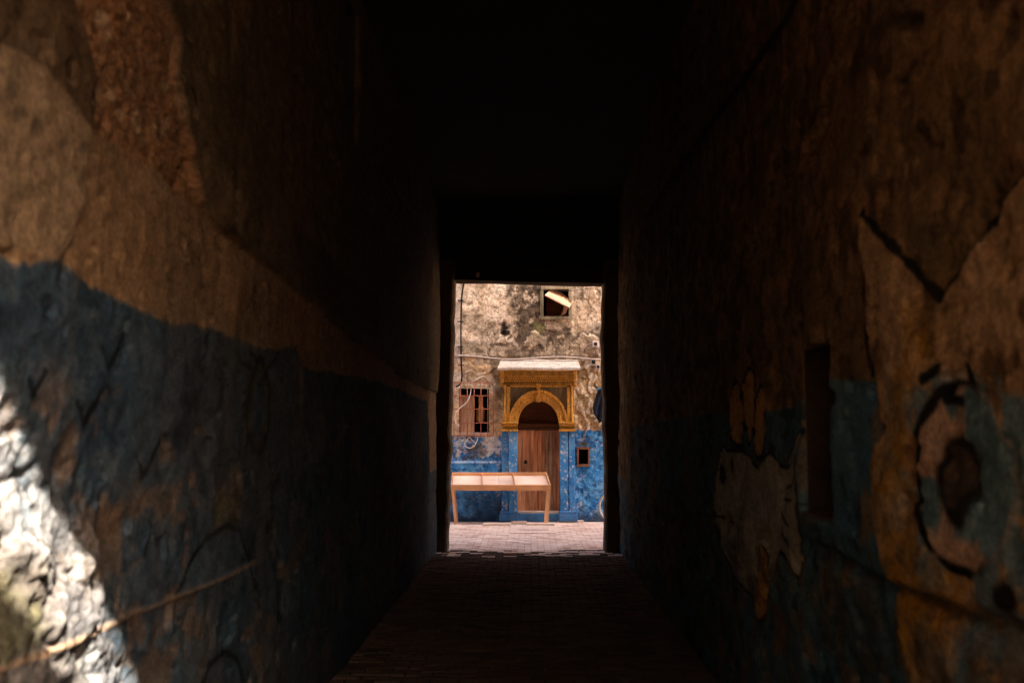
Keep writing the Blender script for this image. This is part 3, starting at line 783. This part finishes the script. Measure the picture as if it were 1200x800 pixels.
C = lay(C, np.exp(-((V - z418 + .03) / .05) ** 2) * sstep(-.3, .2, N(8, 4, 100)) * .75, (0.10, 0.07, 0.045))
C = lay(C, FM([(574, 424), (586, 420), (590, 440), (589, 470), (583, 468), (578, 446)], .04, 1.2) * .75, (0.15, 0.095, 0.05))  # shade at the hood's sides painted into the plaster, left then right
C = lay(C, FM([(676, 424), (684, 422), (686, 440), (680, 452), (675, 448)], .03, 1.0) * .7, (0.15, 0.10, 0.055))
# blue lower wall
zb_l = fp(0, 511)[1]; zb_r = fp(0, 504)[1]
xd = fp(631, 500)[0]
zb = np.where(U < xd, zb_l, zb_r)
bmk = sstep(-.014, .014, zb - V + ew * .8)
CB = np.zeros(C.shape) + np.array((0.034, 0.175, 0.420))
CB = lay(CB, sstep(-.1, .3, N(3, 5, 86)), (0.085, 0.27, 0.52)); CB = lay(CB, sstep(.05, .3, N(8, 5, 87, .65)) * .75, (0.020, 0.095, 0.25)); CB = lay(CB, sstep(.14, .3, N(12, 4, 99, .65)) * .6, (0.20, 0.36, 0.52))
worn = FM([(534, 512), (588, 508), (588, 540), (534, 540)], .06, 2.0)
CB = lay(CB, worn * sstep(-.05, .2, N(6, 5, 88, .6)), (0.40, 0.43, 0.46)); CB = lay(CB, worn * sstep(.05, .3, N(9, 5, 89, .6)), (0.09, 0.085, 0.085))
H += bmk * worn * N(9, 4, 90) * .022
CB = lay(CB, FM([(566, 512), (580, 506), (588, 520), (586, 534), (572, 530), (568, 522)], .03, 1.2) * .8, (0.62, 0.62, 0.62)); CB = lay(CB, FM([(548, 522), (566, 516), (570, 534), (552, 538)], .03, 1.5) * .75, (0.07, 0.07, 0.075))
chip = sstep(.30, .38, N(14, 4, 91, .6)) * sstep(-.2, .2, N(2, 3, 92))
CB = lay(CB, chip * .9, (0.48, 0.38, 0.31)); H -= bmk * chip * .005
CB = lay(CB, sstep(.3, .42, N(11, 4, 93, .6)) * .8, (0.016, 0.07, 0.19))
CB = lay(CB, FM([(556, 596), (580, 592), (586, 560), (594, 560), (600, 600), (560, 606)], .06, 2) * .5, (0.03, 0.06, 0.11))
zl5 = fp(0, 541)[1]
lm = (U < fp(588, 0)[0])
led = np.exp(-((V - zl5) / .022) ** 2) * lm
H += bmk * lm * sstep(zl5 + .02, zl5 - .02, V) * .035 + led * .012
CB = lay(CB, led * sstep(-.4, .1, N(9, 3, 94)) * .85, (0.36, 0.44, 0.52))
CB = lay(CB, sstep(.30, .0, V + ew * 2.5) * .85, (0.055, 0.055, 0.06)); CB = lay(CB, lm * sstep(.70, .45, V + ew * 2) * sstep(-.45, .15, N(3.5, 4, 98)) * .8, (0.022, 0.052, 0.10))  # grimy foot, then the table's shade painted in with some dirt
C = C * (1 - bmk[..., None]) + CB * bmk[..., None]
for h in holes:
    hm = (U >= h[0] - 1e-4) & (U <= h[1] + 1e-4) & (V >= h[2] - 1e-4) & (V <= h[3] + 1e-4)
    H[hm] = 0
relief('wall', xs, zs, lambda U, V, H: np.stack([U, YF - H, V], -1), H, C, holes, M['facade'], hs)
box('back_wall', -9, 9, YF + .9, YF + 1.2, -.03, HF, M['outer'], hs)
box('roof', -9.05, 9.05, YF - .15, YF + 1.25, HF, HF + .25, M['outer'], hs)
for x in (-9.0, 8.7): box('side_wall', x, x + .3, YF + .03, YF + .898, -.03, HF - .01, M['outer'], hs)
def recess_f(name, h, depth, mat, parent):
    a, b, c, d = h; Y = YF; Z = YF + depth
    V_ = [(a, Y, c), (b, Y, c), (b, Y, d), (a, Y, d), (a, Z, c), (b, Z, c), (b, Z, d), (a, Z, d)]
    return link(name, raw_mesh(name, V_, [(4, 5, 6, 7), (0, 1, 5, 4), (1, 2, 6, 5), (2, 3, 7, 6), (3, 0, 4, 7)]), mat, parent)

# ---- barred window
bw = link('barred_window', None, None, hs); bw['label'] = 'small window behind a rusty red iron grille'
recess_f('opening', W1, .5, M['dark'], bw)
pbox('shutter', 539, 463, 556, 507, 20.10, 20.13, M['door_pale'], bw, bevel=.003)
pbox('shutter', 561, 463, 566, 494, 20.13, 20.16, M['door'], bw, bevel=.003)
pbox('shutter_rail', 539, 462, 573, 464, 20.09, 20.14, M['door_dark'], bw, bevel=.003)
pbox('inner_board', 558, 479, 568, 493, 20.16, 20.19, M['ochre_dark'], bw, bevel=.003)
pbox('window_sill', 536, 506.5, 575, 509, 19.955, 20.1, M['slab'], bw, bevel=.006)
GY = 19.90
for px in (532, 539.5, 547.5, 555.5, 563.5, 571.5, 578):
    x, z1 = fp(px, 447, GY); x, z0 = fp(px, 511, GY)
    w = random.uniform(-.006, .006)
    tube('bar', [(x, GY, z0), (x + w, GY, (z0 + z1) / 2), (x, GY, z1)], .0085, M['rust'], bw, seg=6)
for py in (448, 463.5, 479, 495, 510):
    x0, z = fp(530, py, GY); x1, z = fp(579, py, GY)
    tube('cross_bar', [(x0, GY - .013, z), ((x0 + x1) / 2, GY - .013, z + random.uniform(-.008, .008)), (x1, GY - .013, z)], .0085, M['rust'], bw, seg=6)
for px, py in ((532, 448), (578, 448), (532, 510), (578, 510)):
    x, z = fp(px, py, GY); tube('grille_stay', [(x, GY, z), (x, YF + .03, z)], .009, M['rust'], bw, seg=6)
# ---- upper window
uw = link('upper_window', None, None, hs); uw['label'] = 'small unglazed window with grey-green wooden frame under the lintel'
recess_f('opening', W2, .6, M['dark'], uw)
pbox('frame_rail', 634, 334.5, 671, 338.5, 19.93, 20.06, M['frame'], uw, bevel=.004)
pbox('frame_rail', 634, 370.5, 671, 374, 19.93, 20.06, M['frame'], uw, bevel=.004)
pbox('frame_stile', 633.2, 338.7, 637, 370.3, 19.932, 20.06, M['frame'], uw, bevel=.004)
pbox('frame_stile', 666.5, 338.7, 670.2, 370.3, 19.932, 20.06, M['frame'], uw, bevel=.004)
pbox('inner_panel', 640, 349, 664, 371, 20.20, 20.23, M['door_dark'], uw, bevel=.003)
# ---- niche with a wooden frame, right of the door
nb = link('wall_niche', None, None, hs); nb['label'] = 'small dark niche with a brown wooden frame'
recess_f('opening', W3, .3, M['dark'], nb)
pbox('frame_rail', 675.5, 523.5, 691.8, 526.3, 19.94, 20.05, M['brownbox'], nb, bevel=.004)
pbox('frame_rail', 676, 543.6, 691.5, 546.6, 19.95, 20.05, M['brownbox'], nb, bevel=.004)
pbox('frame_stile', 676, 526.5, 678.4, 543.4, 19.945, 20.05, M['brownbox'], nb, bevel=.004)
pbox('frame_stile', 689.2, 526.5, 691.4, 543.4, 19.945, 20.05, M['brownbox'], nb, bevel=.004)

# ---- door
dr = link('door', None, None, hs); dr['label'] = 'brown plank double door, arched board panel above it'
YD = 20.17
edges = [604.5, 612.5, 621.5, 630.6, 631.4, 638.5, 643.3, 648, 657.5]
mats = ['door', 'door', 'door', None, 'door', 'door_pale', 'door_pale', 'door']
for i in range(8):
    if mats[i] is None: continue
    dy = (.0, .004, -.003, 0, -.012, .012, .008, .002)[i]
    pbox('plank', edges[i] + .12, 503.5, edges[i + 1] - .12, 599.2, YD + dy, YD + .05, M[mats[i]], dr, bevel=.004)
pbox('meeting_strip', 630.0, 505, 632.0, 599, YD - .022, YD - .002, M['door'], dr, bevel=.004)
pbox('transom', 604, 496.2, 658, 500, 20.08, 20.22, M['door_dark'], dr, bevel=.008)
pbox('transom', 604.3, 500.3, 657.7, 503.9, 20.12, 20.23, M['door_dark'], dr, bevel=.008)
pbox('lunette_board', 603, 466, 659, 496.5, 20.20, 20.24, M['door_dark'], dr, bevel=.004)
x, z = fp(616, 541, YD); lathe('knocker', [(.03, 0), (.034, .03), (.02, .07)], (x, YD - .012, z - .035), M['black'], dr, 10)
pbox('keyhole_plate', 627, 556, 629.4, 561, YD - .006, YD + .01, M['rust'], dr, bevel=.002)
# ---- step and threshold
pbox('threshold', 604, 599, 658.5, 601.2, 19.93, 20.24, M['slab'], hs, bevel=.008)
pbox('door_step', 600, 601.4, 663, 612, 19.90, 20.2, M['blue_worn'], hs, bevel=.015, cuts=2, rough=.006)

# ---- ochre surround
ds = link('door_surround', None, None, hs); ds['label'] = 'ochre arched surround on blue pilasters'
YS = 19.86
def arch_ring(name, cx, cy, rxi, ryi, rxo, ryo, Ya, Yb, mat, parent, n=36, a0=0.0, a1=math.pi):
    bm = bmesh.new(); rows = []
    for k in range(n + 1):
        a = a0 + (a1 - a0) * k / n
        row = []
        for rx, ry, Y in ((rxi, ryi, Ya), (rxo, ryo, Ya), (rxo, ryo, Yb), (rxi, ryi, Yb)):
            x, z = fp(cx - rx * math.cos(a), cy - ry * math.sin(a), YS)
            row.append(bm.verts.new((x, Y, z)))
        rows.append(row)
    for p, q in zip(rows[:-1], rows[1:]):
        for i in range(4):
            j = (i + 1) % 4
            bm.faces.new((p[i], q[i], q[j], p[j]))
    bm.faces.new(rows[0]); bm.faces.new(rows[-1][::-1])
    bmesh.ops.bevel(bm, geom=[e for e in bm.edges if len(e.link_faces) == 2 and e.calc_face_angle(0) > .9], offset=.006, segments=1, affect='EDGES')
    return link(name, from_bm(name, bm), mat, parent)
arch_ring('arch', 631, 496.5, 24.0, 27.0, 33.8, 38.5, YS - .03, 20.26, M['ochre'], ds)
arch_ring('arch_moulding', 631, 496.5, 31.8, 36.4, 34.6, 39.6, YS - .055, YS + .02, M['ochre'], ds)
# keystone, carved
xk, zk = fp(631, 461, YS)
for i, (py0, py1, w) in enumerate(((449.5, 455, 2.6), (455.3, 462, 2.0), (462.3, 471, 2.4))):
    pbox('keystone', 631 - w, py0, 631 + w, py1, YS - .085 + .012 * i, YS + .06, M['ochre'], ds, bevel=.012)
# spandrel: two dark panels cut round the arch
def spandrel(s):
    pts = [(631 + s * 1.5, 453.5), (631 + s * 33.2, 453.5), (631 + s * 33.2, 494)]
    arcp = []
    for k in range(15):
        a = math.radians(4 + 84 * k / 14)
        arcp.append((631 + s * 33 * math.cos(a), 496.5 - 37.6 * math.sin(a)))
    pts += arcp
    bm = bmesh.new()
    fr = [bm.verts.new((fp(a, b, YS)[0], YS + .02, fp(a, b, YS)[1])) for a, b in pts]
    f = bm.faces.new(fr)
    r = bmesh.ops.extrude_face_region(bm, geom=[f])
    for v in r['geom']:
        if isinstance(v, bmesh.types.BMVert): v.co.y += .1
    return link('spandrel_panel', from_bm('spandrel_panel', bm), M['spandrel'], ds)
spandrel(-1); spandrel(1)
for s in (-1, 1):
    for k in range(3):
        a, b = 631 + s * (9 + 7.5 * k), 631 + s * (9 + 7.5 * k + 1.0)
        if k == 2: pbox('panel_batten', min(a, b), 454, max(a, b), 470, YS + .008, YS + .03, M['spandrel'], ds, bevel=.002)
# frame strips round the panel
for s in (-1, 1):
    a, b = 631 + s * 33.4, 631 + s * 37.2
    pbox('frame_strip', min(a, b), 453, max(a, b), 494, YS - .03, 20.03, M['ochre'], ds, bevel=.006)
    x, z0 = fp(631 + s * 39.2, 494, YS - .02); z1 = fp(631, 451, YS - .02)[1]; L = z1 - z0
    lathe('colonnette', [(.036, 0), (.036, .02), (.026, .03), (.04, .06), (.03, .09), (.042, .13), (.03, .17), (.036, .21), (.022, .24), (.022, L * .55), (.026, L * .57), (.022, L * .6), (.02, L - .07), (.034, L - .05), (.034, L)], (x, YS - .015, z0), M['ochre'], ds, 12)
    a, b = 631 + s * 37.4, 631 + s * 41.4
    pbox('backing_strip', min(a, b), 452, max(a, b), 494, YS + .03, 20.03, M['ochre_dark'], ds, bevel=.004)
pbox('panel_moulding', 597.5, 451.3, 664.5, 453.3, YS - .035, 20.03, M['ochre'], ds, bevel=.005)
pbox('panel_moulding', 590, 448.8, 673, 451.1, YS - .06, 20.03, M['ochre_dark'], ds, bevel=.006)
# carved frieze, leaning out under the hood
fz = []
xa1, za1 = fp(590.5, 448.6, 19.82); xb1, _ = fp(672.5, 448.6, 19.82)
xa2, za2 = fp(586.5, 431.4, 19.62); xb2, _ = fp(677.0, 431.4, 19.62)
hexa('frieze', [(xa1, 19.82, za1), (xb1, 19.82, za1), (xb1, 20.04, za1), (xa1, 20.04, za1), (xa2, 19.62, za2), (xb2, 19.62, za2), (xb2, 20.04, za2), (xa2, 20.04, za2)], M['ochre_dark'], ds)
def onfrieze(px, t, out=.0):
    """a spot on the leaning frieze board: px across, t 0..1 up"""
    Y = 19.82 - .20 * t
    x, _ = fp(px, 440, Y); return Vector((x, Y - out, za1 + (za2 - za1) * t))
dent = []
for t0, hgt, n, wd in ((.10, .05, 30, 1.5), (.26, .05, 30, 1.5)):
    for k in range(n):
        px = 592.5 + 78.0 * (k + .5 * ((t0 > .2) + .5)) / n
        dent.append((px, t0, hgt, wd))
dv, df = [], []
for px, t, hg, wd in dent:
    b0 = len(dv)
    for tt_ in (t, t + hg * 2.0):
        for out in (-.01, .016):
            for dx in (-wd / 2, wd / 2):
                dv.append(onfrieze(px + dx, tt_, out))
    df += [tuple(b0 + i for i in f) for f in ((2, 3, 7, 6), (0, 2, 6, 4), (3, 1, 5, 7), (6, 7, 5, 4), (2, 0, 1, 3))]
tag(link('carved_dentils', raw_mesh('carved_dentils', dv, df), M['ochre'], ds), kind='stuff')
for t in (.46, .86):
    beam('frieze_rail', onfrieze(590.5 - 3 * t, t, .004), onfrieze(672.5 + 3.5 * t, t, .004), .018, .03, M['ochre'], ds)
for s in (-1, 1):                                                    # corbels that carry the hood
    px = 631 + s * 42.8
    for k, (py0, py1, Ya) in enumerate(((433, 438, 19.60), (438.2, 443, 19.68), (443.2, 448.4, 19.76), (448.6, 453, 19.82))):
        w = 2.2 - .2 * k
        pbox('corbel', px - w, py0, px + w, py1, Ya, 20.02, M['ochre'], ds, bevel=.014)
# hood
hd = link('door_hood', None, None, hs); hd['label'] = 'sloping whitewashed hood over the doorway'
x0, z0 = fp(583, 430.8, 19.55); x1, _ = fp(680.5, 430.8, 19.55); x2, z2 = fp(587.5, 421.5, 19.86); x3, _ = fp(677, 421.5, 19.86)
bm = bmesh.new(); nx = 40; rows = []
for i in range(nx + 1):
    t = i / nx; row = []
    for s_ in range(7):
        u_ = s_ / 6
        xx = (x0 * (1 - t) + x1 * t) * (1 - u_) + (x2 * (1 - t) + x3 * t) * u_
        yy = 19.55 + (20.02 - 19.55) * u_; zz_ = z0 + (z2 + .03 - z0) * u_ + mnoise.noise(Vector((xx * 6, yy * 6, 2))) * .008 + .006 * math.sin(t * 6)
        row.append(bm.verts.new((xx, yy, zz_)))
    rows.append(row)
for p, q in zip(rows[:-1], rows[1:]):
    for i in range(6): bm.faces.new((p[i], q[i], q[i + 1], p[i + 1]))
r = bmesh.ops.extrude_face_region(bm, geom=bm.faces[:])
for v in r['geom']:
    if isinstance(v, bmesh.types.BMVert): v.co.z -= .045
link('hood_slab', from_bm('hood_slab', bm), M['hood'], hd)
# capitals and pilasters
for s in (-1, 1):
    P = lambda a, b: (min(631 + s * a, 631 + s * b), max(631 + s * a, 631 + s * b))
    for a, b, py0, py1, Ya, m_ in ((24.2, 44.0, 494.2, 496.6, 19.77, 'ochre'), (24.6, 43.0, 496.8, 499.4, 19.80, 'ochre'), (24.9, 41.8, 499.6, 502.6, 19.83, 'ochre_dark'), (24.2, 44.6, 502.8, 505.4, 19.76, 'ochre')):
        p, q = P(a, b); pbox('capital_moulding', p, py0, q, py1, Ya, 20.25, M[m_], ds, bevel=.010)
    p, q = P(25.0, 35.0); pbox('pilaster', p, 505.6, q, 604, 19.87, 20.27, M['blue'], ds, bevel=.008, cuts=8, rough=.004)
    p, q = P(35.4, 43.0); pbox('pilaster', p, 505.6, q, 604, 19.92, 20.05, M['blue'], ds, bevel=.008, cuts=8, rough=.004)
    for a, b, py0, py1, Ya in ((24.4, 45.0, 598.8, 602.3, 19.83), (24.0, 46.0, 602.6, 610.5, 19.79)):
        p, q = P(a, b); pbox('pilaster_base', p, py0, q, py1, Ya, 20.05, M['blue_worn'], ds, bevel=.012, cuts=2, rough=.004)

# ================================================================== things along the alley
# ---- display table with a tilted three-bay tray
YTf, YTb = 19.28, 19.84
tl, _ = fp(528.5, 568, YTf); tr, ztf = fp(645.5, 568, YTf); _, zt0 = fp(600, 574.6, YTf)
bl_, ztb = fp(530.0, 553.2, YTb); br, _ = fp(640.5, 553.2, YTb)
tb = thing('display_table', 'pale pine market table with a tilted empty three-bay tray before the blue wall', 'table', ((tl + tr) / 2, YTf + .2, 0))
T = .016
TH = ztf - zt0                                                       # depth of the front board
def tp(u, v, w):
    """table tray: u 0..1 left to right, v 0..1 front to back, w metres above the tray floor"""
    x = (tl * (1 - u) + tr * u) * (1 - v) + (bl_ * (1 - u) + br * u) * v
    return Vector((x, YTf + (YTb - YTf) * v, (zt0 + .012) * (1 - v) + (ztb - .085) * v + w))
def tpanel(name, us, vs_, ws, mat):
    P = [tp(us[0], vs_[0], ws[0]), tp(us[1], vs_[0], ws[0]), tp(us[1], vs_[1], ws[0]), tp(us[0], vs_[1], ws[0]),
         tp(us[0], vs_[0], ws[1]), tp(us[1], vs_[0], ws[1]), tp(us[1], vs_[1], ws[1]), tp(us[0], vs_[1], ws[1])]
    return hexa(name, P, mat, tb, bevel=.002)
tpanel('tray_board', (.012, .487), (.03, .97), (.012, .026), M['ply'])
tpanel('tray_board', (.489, .988), (.03, .97), (.012, .026), M['ply'])
tpanel('front_board', (0, 1), (0, .03), (-.012, TH - .012), M['pine'])
tpanel('back_board', (0, 1), (.972, 1), (0, .085), M['pine'])
tpanel('side_board', (0, .0095), (.032, .97), (-.005, .090), M['pine'])
tpanel('side_board', (.9905, 1), (.032, .97), (-.005, .090), M['pine'])
for u in (.313, .64):
    tpanel('divider', (u, u + .008), (.032, .97), (.027, .088), M['pine'])
def leg(pt, pb_, Yt, Yb):
    xt, zt_ = fp(pt[0], pt[1], Yt); xb_, _ = fp(pb_[0], pb_[1], Yb)
    beam('leg', (xb_, Yb, 0.0), (xt, Yt, zt_), .046, .034, M['pine_leg'], tb, up=(0, 1, 0), bevel=.003)
leg((641.0, 573.5), (638.9, 613), YTf + .045, YTf + .02)
leg((644.0, 566.0), (641.4, 611), YTb - .05, YTb - .07)
leg((530.3, 573.5), (534.0, 613), YTf + .045, YTf + .02)
leg((531.6, 566.0), (535.6, 611), YTb - .05, YTb - .07)

# ---- board tilted out of the upper window
def solid(name, pts, Y, th, mat, parent=None):
    bm = bmesh.new()
    f = bm.faces.new([bm.verts.new(p) for p in pts])
    r = bmesh.ops.extrude_face_region(bm, geom=[f])
    f.normal_update(); n = f.normal.copy()
    for v in r['geom']:
        if isinstance(v, bmesh.types.BMVert): v.co += n * th
    return link(name, from_bm(name, bm), mat, parent)
def P3(px, py, Y): x, z = fp(px, py, Y); return Vector((x, Y, z))
o = solid('loose_board', [P3(638.6, 345.6, 19.80), P3(667.2, 360.2, 19.78), P3(671.5, 353.5, 20.0), P3(656, 341, 20.12), P3(647, 337.5, 20.12)], 0, .02, M['board'])
tag(o, 'pale orange board tilted in the small upper window', 'board')
o = solid('hanging_flap', [P3(661, 357, 20.02), P3(666, 360, 20.02), P3(663, 367, 20.04), P3(656, 371, 20.06), P3(660, 364, 20.03)], 0, .006, M['board'])
tag(o, 'small torn flap hanging below the tilted board in the upper window', 'flap')

# ---- cables and pipes on the facade
def cable(name, pix, Y, r, mat, label, cat='cable', smooth=2, clips=None):
    pts = [P3(a, b, Y) for a, b in pix]
    if clips is None:
        return tag(tube(name, pts, r, mat, seg=7, smooth=smooth), label, cat)
    t = thing(name, label, cat, pts[-1])
    tube('cable_run', pts, r, mat, t, seg=7, smooth=smooth)
    for a, b in clips:
        p = P3(a, b, Y); beam('clip', p + Vector((-.07, .0, 0)), p + Vector((.05, .0, .004)), .05, .018, M['black'], t)
    return t
cable('wall_pipe', [(544.5, 318), (544, 330), (542.5, 338), (540.8, 350), (540.2, 377), (540.2, 406), (540.6, 428), (541.5, 438), (541, 447), (538, 451.5), (534, 453)], 19.94, .017, M['black'],
      'black cable clipped down the left edge of the facade above the barred window', 'cable', 2, [(540.4, 352), (540.2, 377), (540.2, 406), (541, 428)])
cable('facade_cable', [(500, 413), (530, 416.5), (550, 417), (575, 419.5), (590, 421.3), (610, 421.0), (628, 419.2), (650, 418.0), (672, 418.6), (690, 420.6), (706, 422.0), (740, 420)], 19.90, .020, M['greycable'],
      'thick pale cable sagging across the facade just above the white hood')
cable('thin_wire', [(585, 330), (606, 332), (622, 337), (640, 341), (660, 341.5), (682, 339.5), (706, 335.5), (740, 330)], 19.76, .0055, M['black'], 'thin dark wire strung in front of the upper window', 'wire')
cable('white_wire', [(552, 455), (551.5, 462), (547, 472), (539, 477.5), (534, 483), (532.5, 491), (535, 497), (539, 498.5)], 19.86, .008, M['whitecable'], 'white wire looping down over the rusty window grille', 'wire')
cable('coiled_wire', [(543.5, 519), (546, 523.5), (551, 525.2), (556, 522.5), (559, 516.5), (560, 512)], 19.93, .008, M['whitecable'], 'white wire curled in a bowl shape below the grille', 'wire')
cable('bent_wire', [(545, 519), (550, 511), (553.5, 516), (557.5, 519)], 19.915, .006, M['whitecable'], 'thin white wire bent to a peak under the grille', 'wire')

# ---- junction boxes at the right edge
def jbox(name, px, py, w, h, label):
    t = thing(name, label, 'junction box', (fp(px, py, 19.9)[0], 19.95, fp(px, py, 19.9)[1] - .1))
    pbox('box_body', px - w, py - h, px + w, py + h, 19.90, 19.99, M['metal'], t, bevel=.008)
    pbox('box_cover', px - w * .5, py - h * .5, px + w * .5, py + h * .55, 19.885, 19.899, M['black'], t, bevel=.003)
    return t
jbox('junction_box', 698.0, 402.8, 3.6, 3.6, 'small square junction box, the upper one, right of the mould stains')
jbox('junction_box', 695.5, 424, 4.4, 4.2, 'junction box on the thick facade cable beside the doorway jamb')
jbox('junction_box', 701.2, 429.5, 3.0, 3.2, 'junction box lowest and nearest the right doorway jamb')
cable('box_wire', [(699.5, 406), (701, 412), (703, 418), (702.5, 424)], 19.92, .008, M['greycable'], 'short grey wire joining the upper and lower junction boxes', 'wire', 1)
cable('box_wire', [(693, 427), (689, 430), (687, 432), (686.5, 430), (688.5, 426.5), (692, 424)], 19.92, .007, M['whitecable'], 'pale wire loop left of the lower junction boxes', 'wire')
cable('box_wire', [(695, 403.5), (690, 404.5), (686, 408), (684.5, 413)], 19.93, .008, M['black'], 'dark wire arching left from the upper junction box', 'wire')
tag(tube('stick', [P3(691, 494, 19.80), P3(683.5, 514, 19.93)], .012, M['greycable'], seg=6), 'grey stick leaning above the wooden niche', 'stick')
# ---- dry twigs lodged above the niche
rd = random.Random(5); vv, ff = [], []
for k in range(46):
    bx_ = 684 + rd.gauss(0, 2.6); by_ = 521 + rd.uniform(-1.5, 1.2)
    a = P3(bx_, by_, 19.93 + rd.uniform(-.03, .03)); d = Vector((rd.gauss(0, .06), rd.uniform(-.06, .02), rd.uniform(-.01, .09)))
    v, f = tube_geo([a, a + d * .5 + Vector((rd.gauss(0, .012), 0, 0)), a + d], [.006, .004, .002], 4)
    n0 = len(vv); vv += v; ff += [tuple(n0 + i for i in q) for q in f]
tag(link('dry_twigs', raw_mesh('dry_twigs', vv, ff), M['twig']), 'clump of dry twigs lodged on top of the wooden niche', 'twigs', kind='stuff')
# ---- dark cloth hung by the jamb
ct = thing('hanging_cloth', 'dark navy cloth hung on the wall beside the right jamb', 'cloth', P3(704, 493, 19.85))
top, bot = [], []
nU, nV = 26, 22; cv, cf = [], []
for i in range(nU + 1):
    u = i / nU
    for j in range(nV + 1):
        v = j / nV
        lx = 702 - 7.0 * min(1, v * 1.35) ** .8; rx = 720 + 2 * v
        py = 455 + v * (478 + 17 * math.sin(min(1, u * 2.0 + .12) * 1.9) - 455) + 1.2 * math.sin(u * 30)
        p = P3(lx + (rx - lx) * u, py, 19.84)
        p.y += .030 * math.sin(u * 26 + v * 2.2) * (.3 + v) + .012 * math.sin(u * 51 + v * 5)
        cv.append(p)
for i in range(nU):
    for j in range(nV):
        a = i * (nV + 1) + j; cf.append((a, a + 1, a + nV + 2, a + nV + 1))
me = raw_mesh('garment', cv, cf, True); o = link('garment', me, M['cloth'], ct)
md = o.modifiers.new('thick', 'SOLIDIFY'); md.thickness = .008
tube('blue_collar', [P3(699.5, 457.5, 19.81), P3(702, 455, 19.80), P3(708, 454.5, 19.80), P3(716, 456, 19.81)], .018, M['cloth_blue'], ct, 8, 1)
tube('hook', [P3(706, 452, 19.99), P3(706, 452, 19.88), P3(706, 450.5, 19.87)], .006, M['black'], ct, 6)
# ---- bicycle against the wall, all but a wheel behind the jamb
bk = thing('bicycle', 'bicycle leaning on the blue wall, pale wheel rim peeping past the right jamb', 'bicycle', (P3(716, 606, 19.6).x, 19.6, 0))
RW = .31
cxw = P3(701.2, 598, 19.6).x + RW
def wheel(cx_, y_):
    w = link('wheel', None, None, bk)
    c = Vector((cx_, y_, RW + .012))
    ring = lambda r_: [c + Vector((r_ * math.cos(2 * math.pi * k / 40), 0, r_ * math.sin(2 * math.pi * k / 40))) for k in range(40)]
    tube('tyre', ring(RW - .008), .014, M['tyre'], w, 7, 0, True)
    tube('rim', ring(RW - .030), .013, M['rim'], w, 7, 0, True)
    tube('hub', [c + Vector((0, -.05, 0)), c + Vector((0, .05, 0))], .018, M['rim'], w, 8)
    v_, f_ = [], []
    for k in range(24):
        a = 2 * math.pi * k / 24
        v, f = tube_geo([c + Vector((0, .03 * (-1) ** k, 0)), c + Vector(((RW - .04) * math.cos(a), 0, (RW - .04) * math.sin(a)))], .0018, 4)
        n0 = len(v_); v_ += v; f_ += [tuple(n0 + i for i in q) for q in f]
    link('spokes', raw_mesh('spokes', v_, f_), M['rim'], w)
wheel(cxw, 19.60); wheel(cxw + 1.02, 19.60)
A = Vector((cxw, 19.6, RW + .012)); B = A + Vector((1.02, 0, 0)); HD = A + Vector((.17, 0, .52)); SB = A + Vector((.68, 0, .50)); BB = A + Vector((.57, 0, -.03))
fv, ff2 = [], []
for a, b, r_ in ((A + Vector((0, -.05, 0)), HD, .013), (HD - Vector((.012, 0, .04)), HD + Vector((-.03, 0, .1)), .018), (HD, BB, .016), (HD + Vector((0, 0, .03)), SB, .014), (BB, SB + Vector((.02, 0, .1)), .015), (BB + Vector((0, .04, 0)), B + Vector((0, .05, 0)), .009), (SB + Vector((0, .03, 0)), B + Vector((0, .05, 0)), .008)):
    v, f = tube_geo([a, b], r_, 8); n0 = len(fv); fv += v; ff2 += [tuple(n0 + i for i in q) for q in f]
link('frame', raw_mesh('frame', fv, ff2, True), M['rust'], bk)
lathe('saddle', [(.02, 0), (.09, .015), (.085, .045), (.03, .06)], (SB.x + .03, 19.6, SB.z + .10), M['black'], bk, 12)
tube('handlebar', [HD + Vector((.05, -.24, .16)), HD + Vector((-.03, -.2, .17)), HD + Vector((-.04, 0, .12)), HD + Vector((-.03, .2, .17)), HD + Vector((.05, .24, .16))], .011, M['rim'], bk, 7, 1)

# ---- drain cover and loose slabs before the door
def gp(px, py, z=0.0):
    d = ray(px, py); t = (z - EYE.z) / d.z; return EYE + d * t
a = gp(597, 624.5); b = gp(649, 616.5)
dc = thing('drain_cover', 'pale cast drain cover set in the paving before the door', 'drain cover', ((a.x + b.x) / 2, (a.y + b.y) / 2, 0))
box('cover_plate', a.x, b.x, a.y, b.y, -.02, .010, M['drain'], dc, bevel=.004)
for k in range(16):
    x = a.x + (b.x - a.x) * (.2 + .65 * k / 15)
    box('rib', x - .012, x + .012, a.y + (b.y - a.y) * .35, a.y + (b.y - a.y) * .75, .009, .024, M['slab'] if k % 2 else M['drain'], dc, bevel=.002)
for (p0, p1, q0, q1, h, lab) in ((566, 598, 612.2, 615.6, .035, 'long flat stone slab at the foot of the wall under the table'),
                                 (599, 617, 611.6, 614.2, .05, 'short stone slab directly below the left pilaster'),
                                 (617.5, 650, 612.0, 615.4, .035, 'pale stone slab lying below the door step'),
                                 (653, 684, 608.4, 611.6, .03, 'stone slab lying below the right pilaster base')):
    a = gp(p0, q1); b = gp(p1, q1)
    o = box('stone_slab', a.x, b.x, a.y, a.y + .26, -.02, h, M['slab'], None, bevel=.008, cuts=2, rough=.006)
    tag(o, lab, 'slab', 'stone slabs at the foot of the facade')
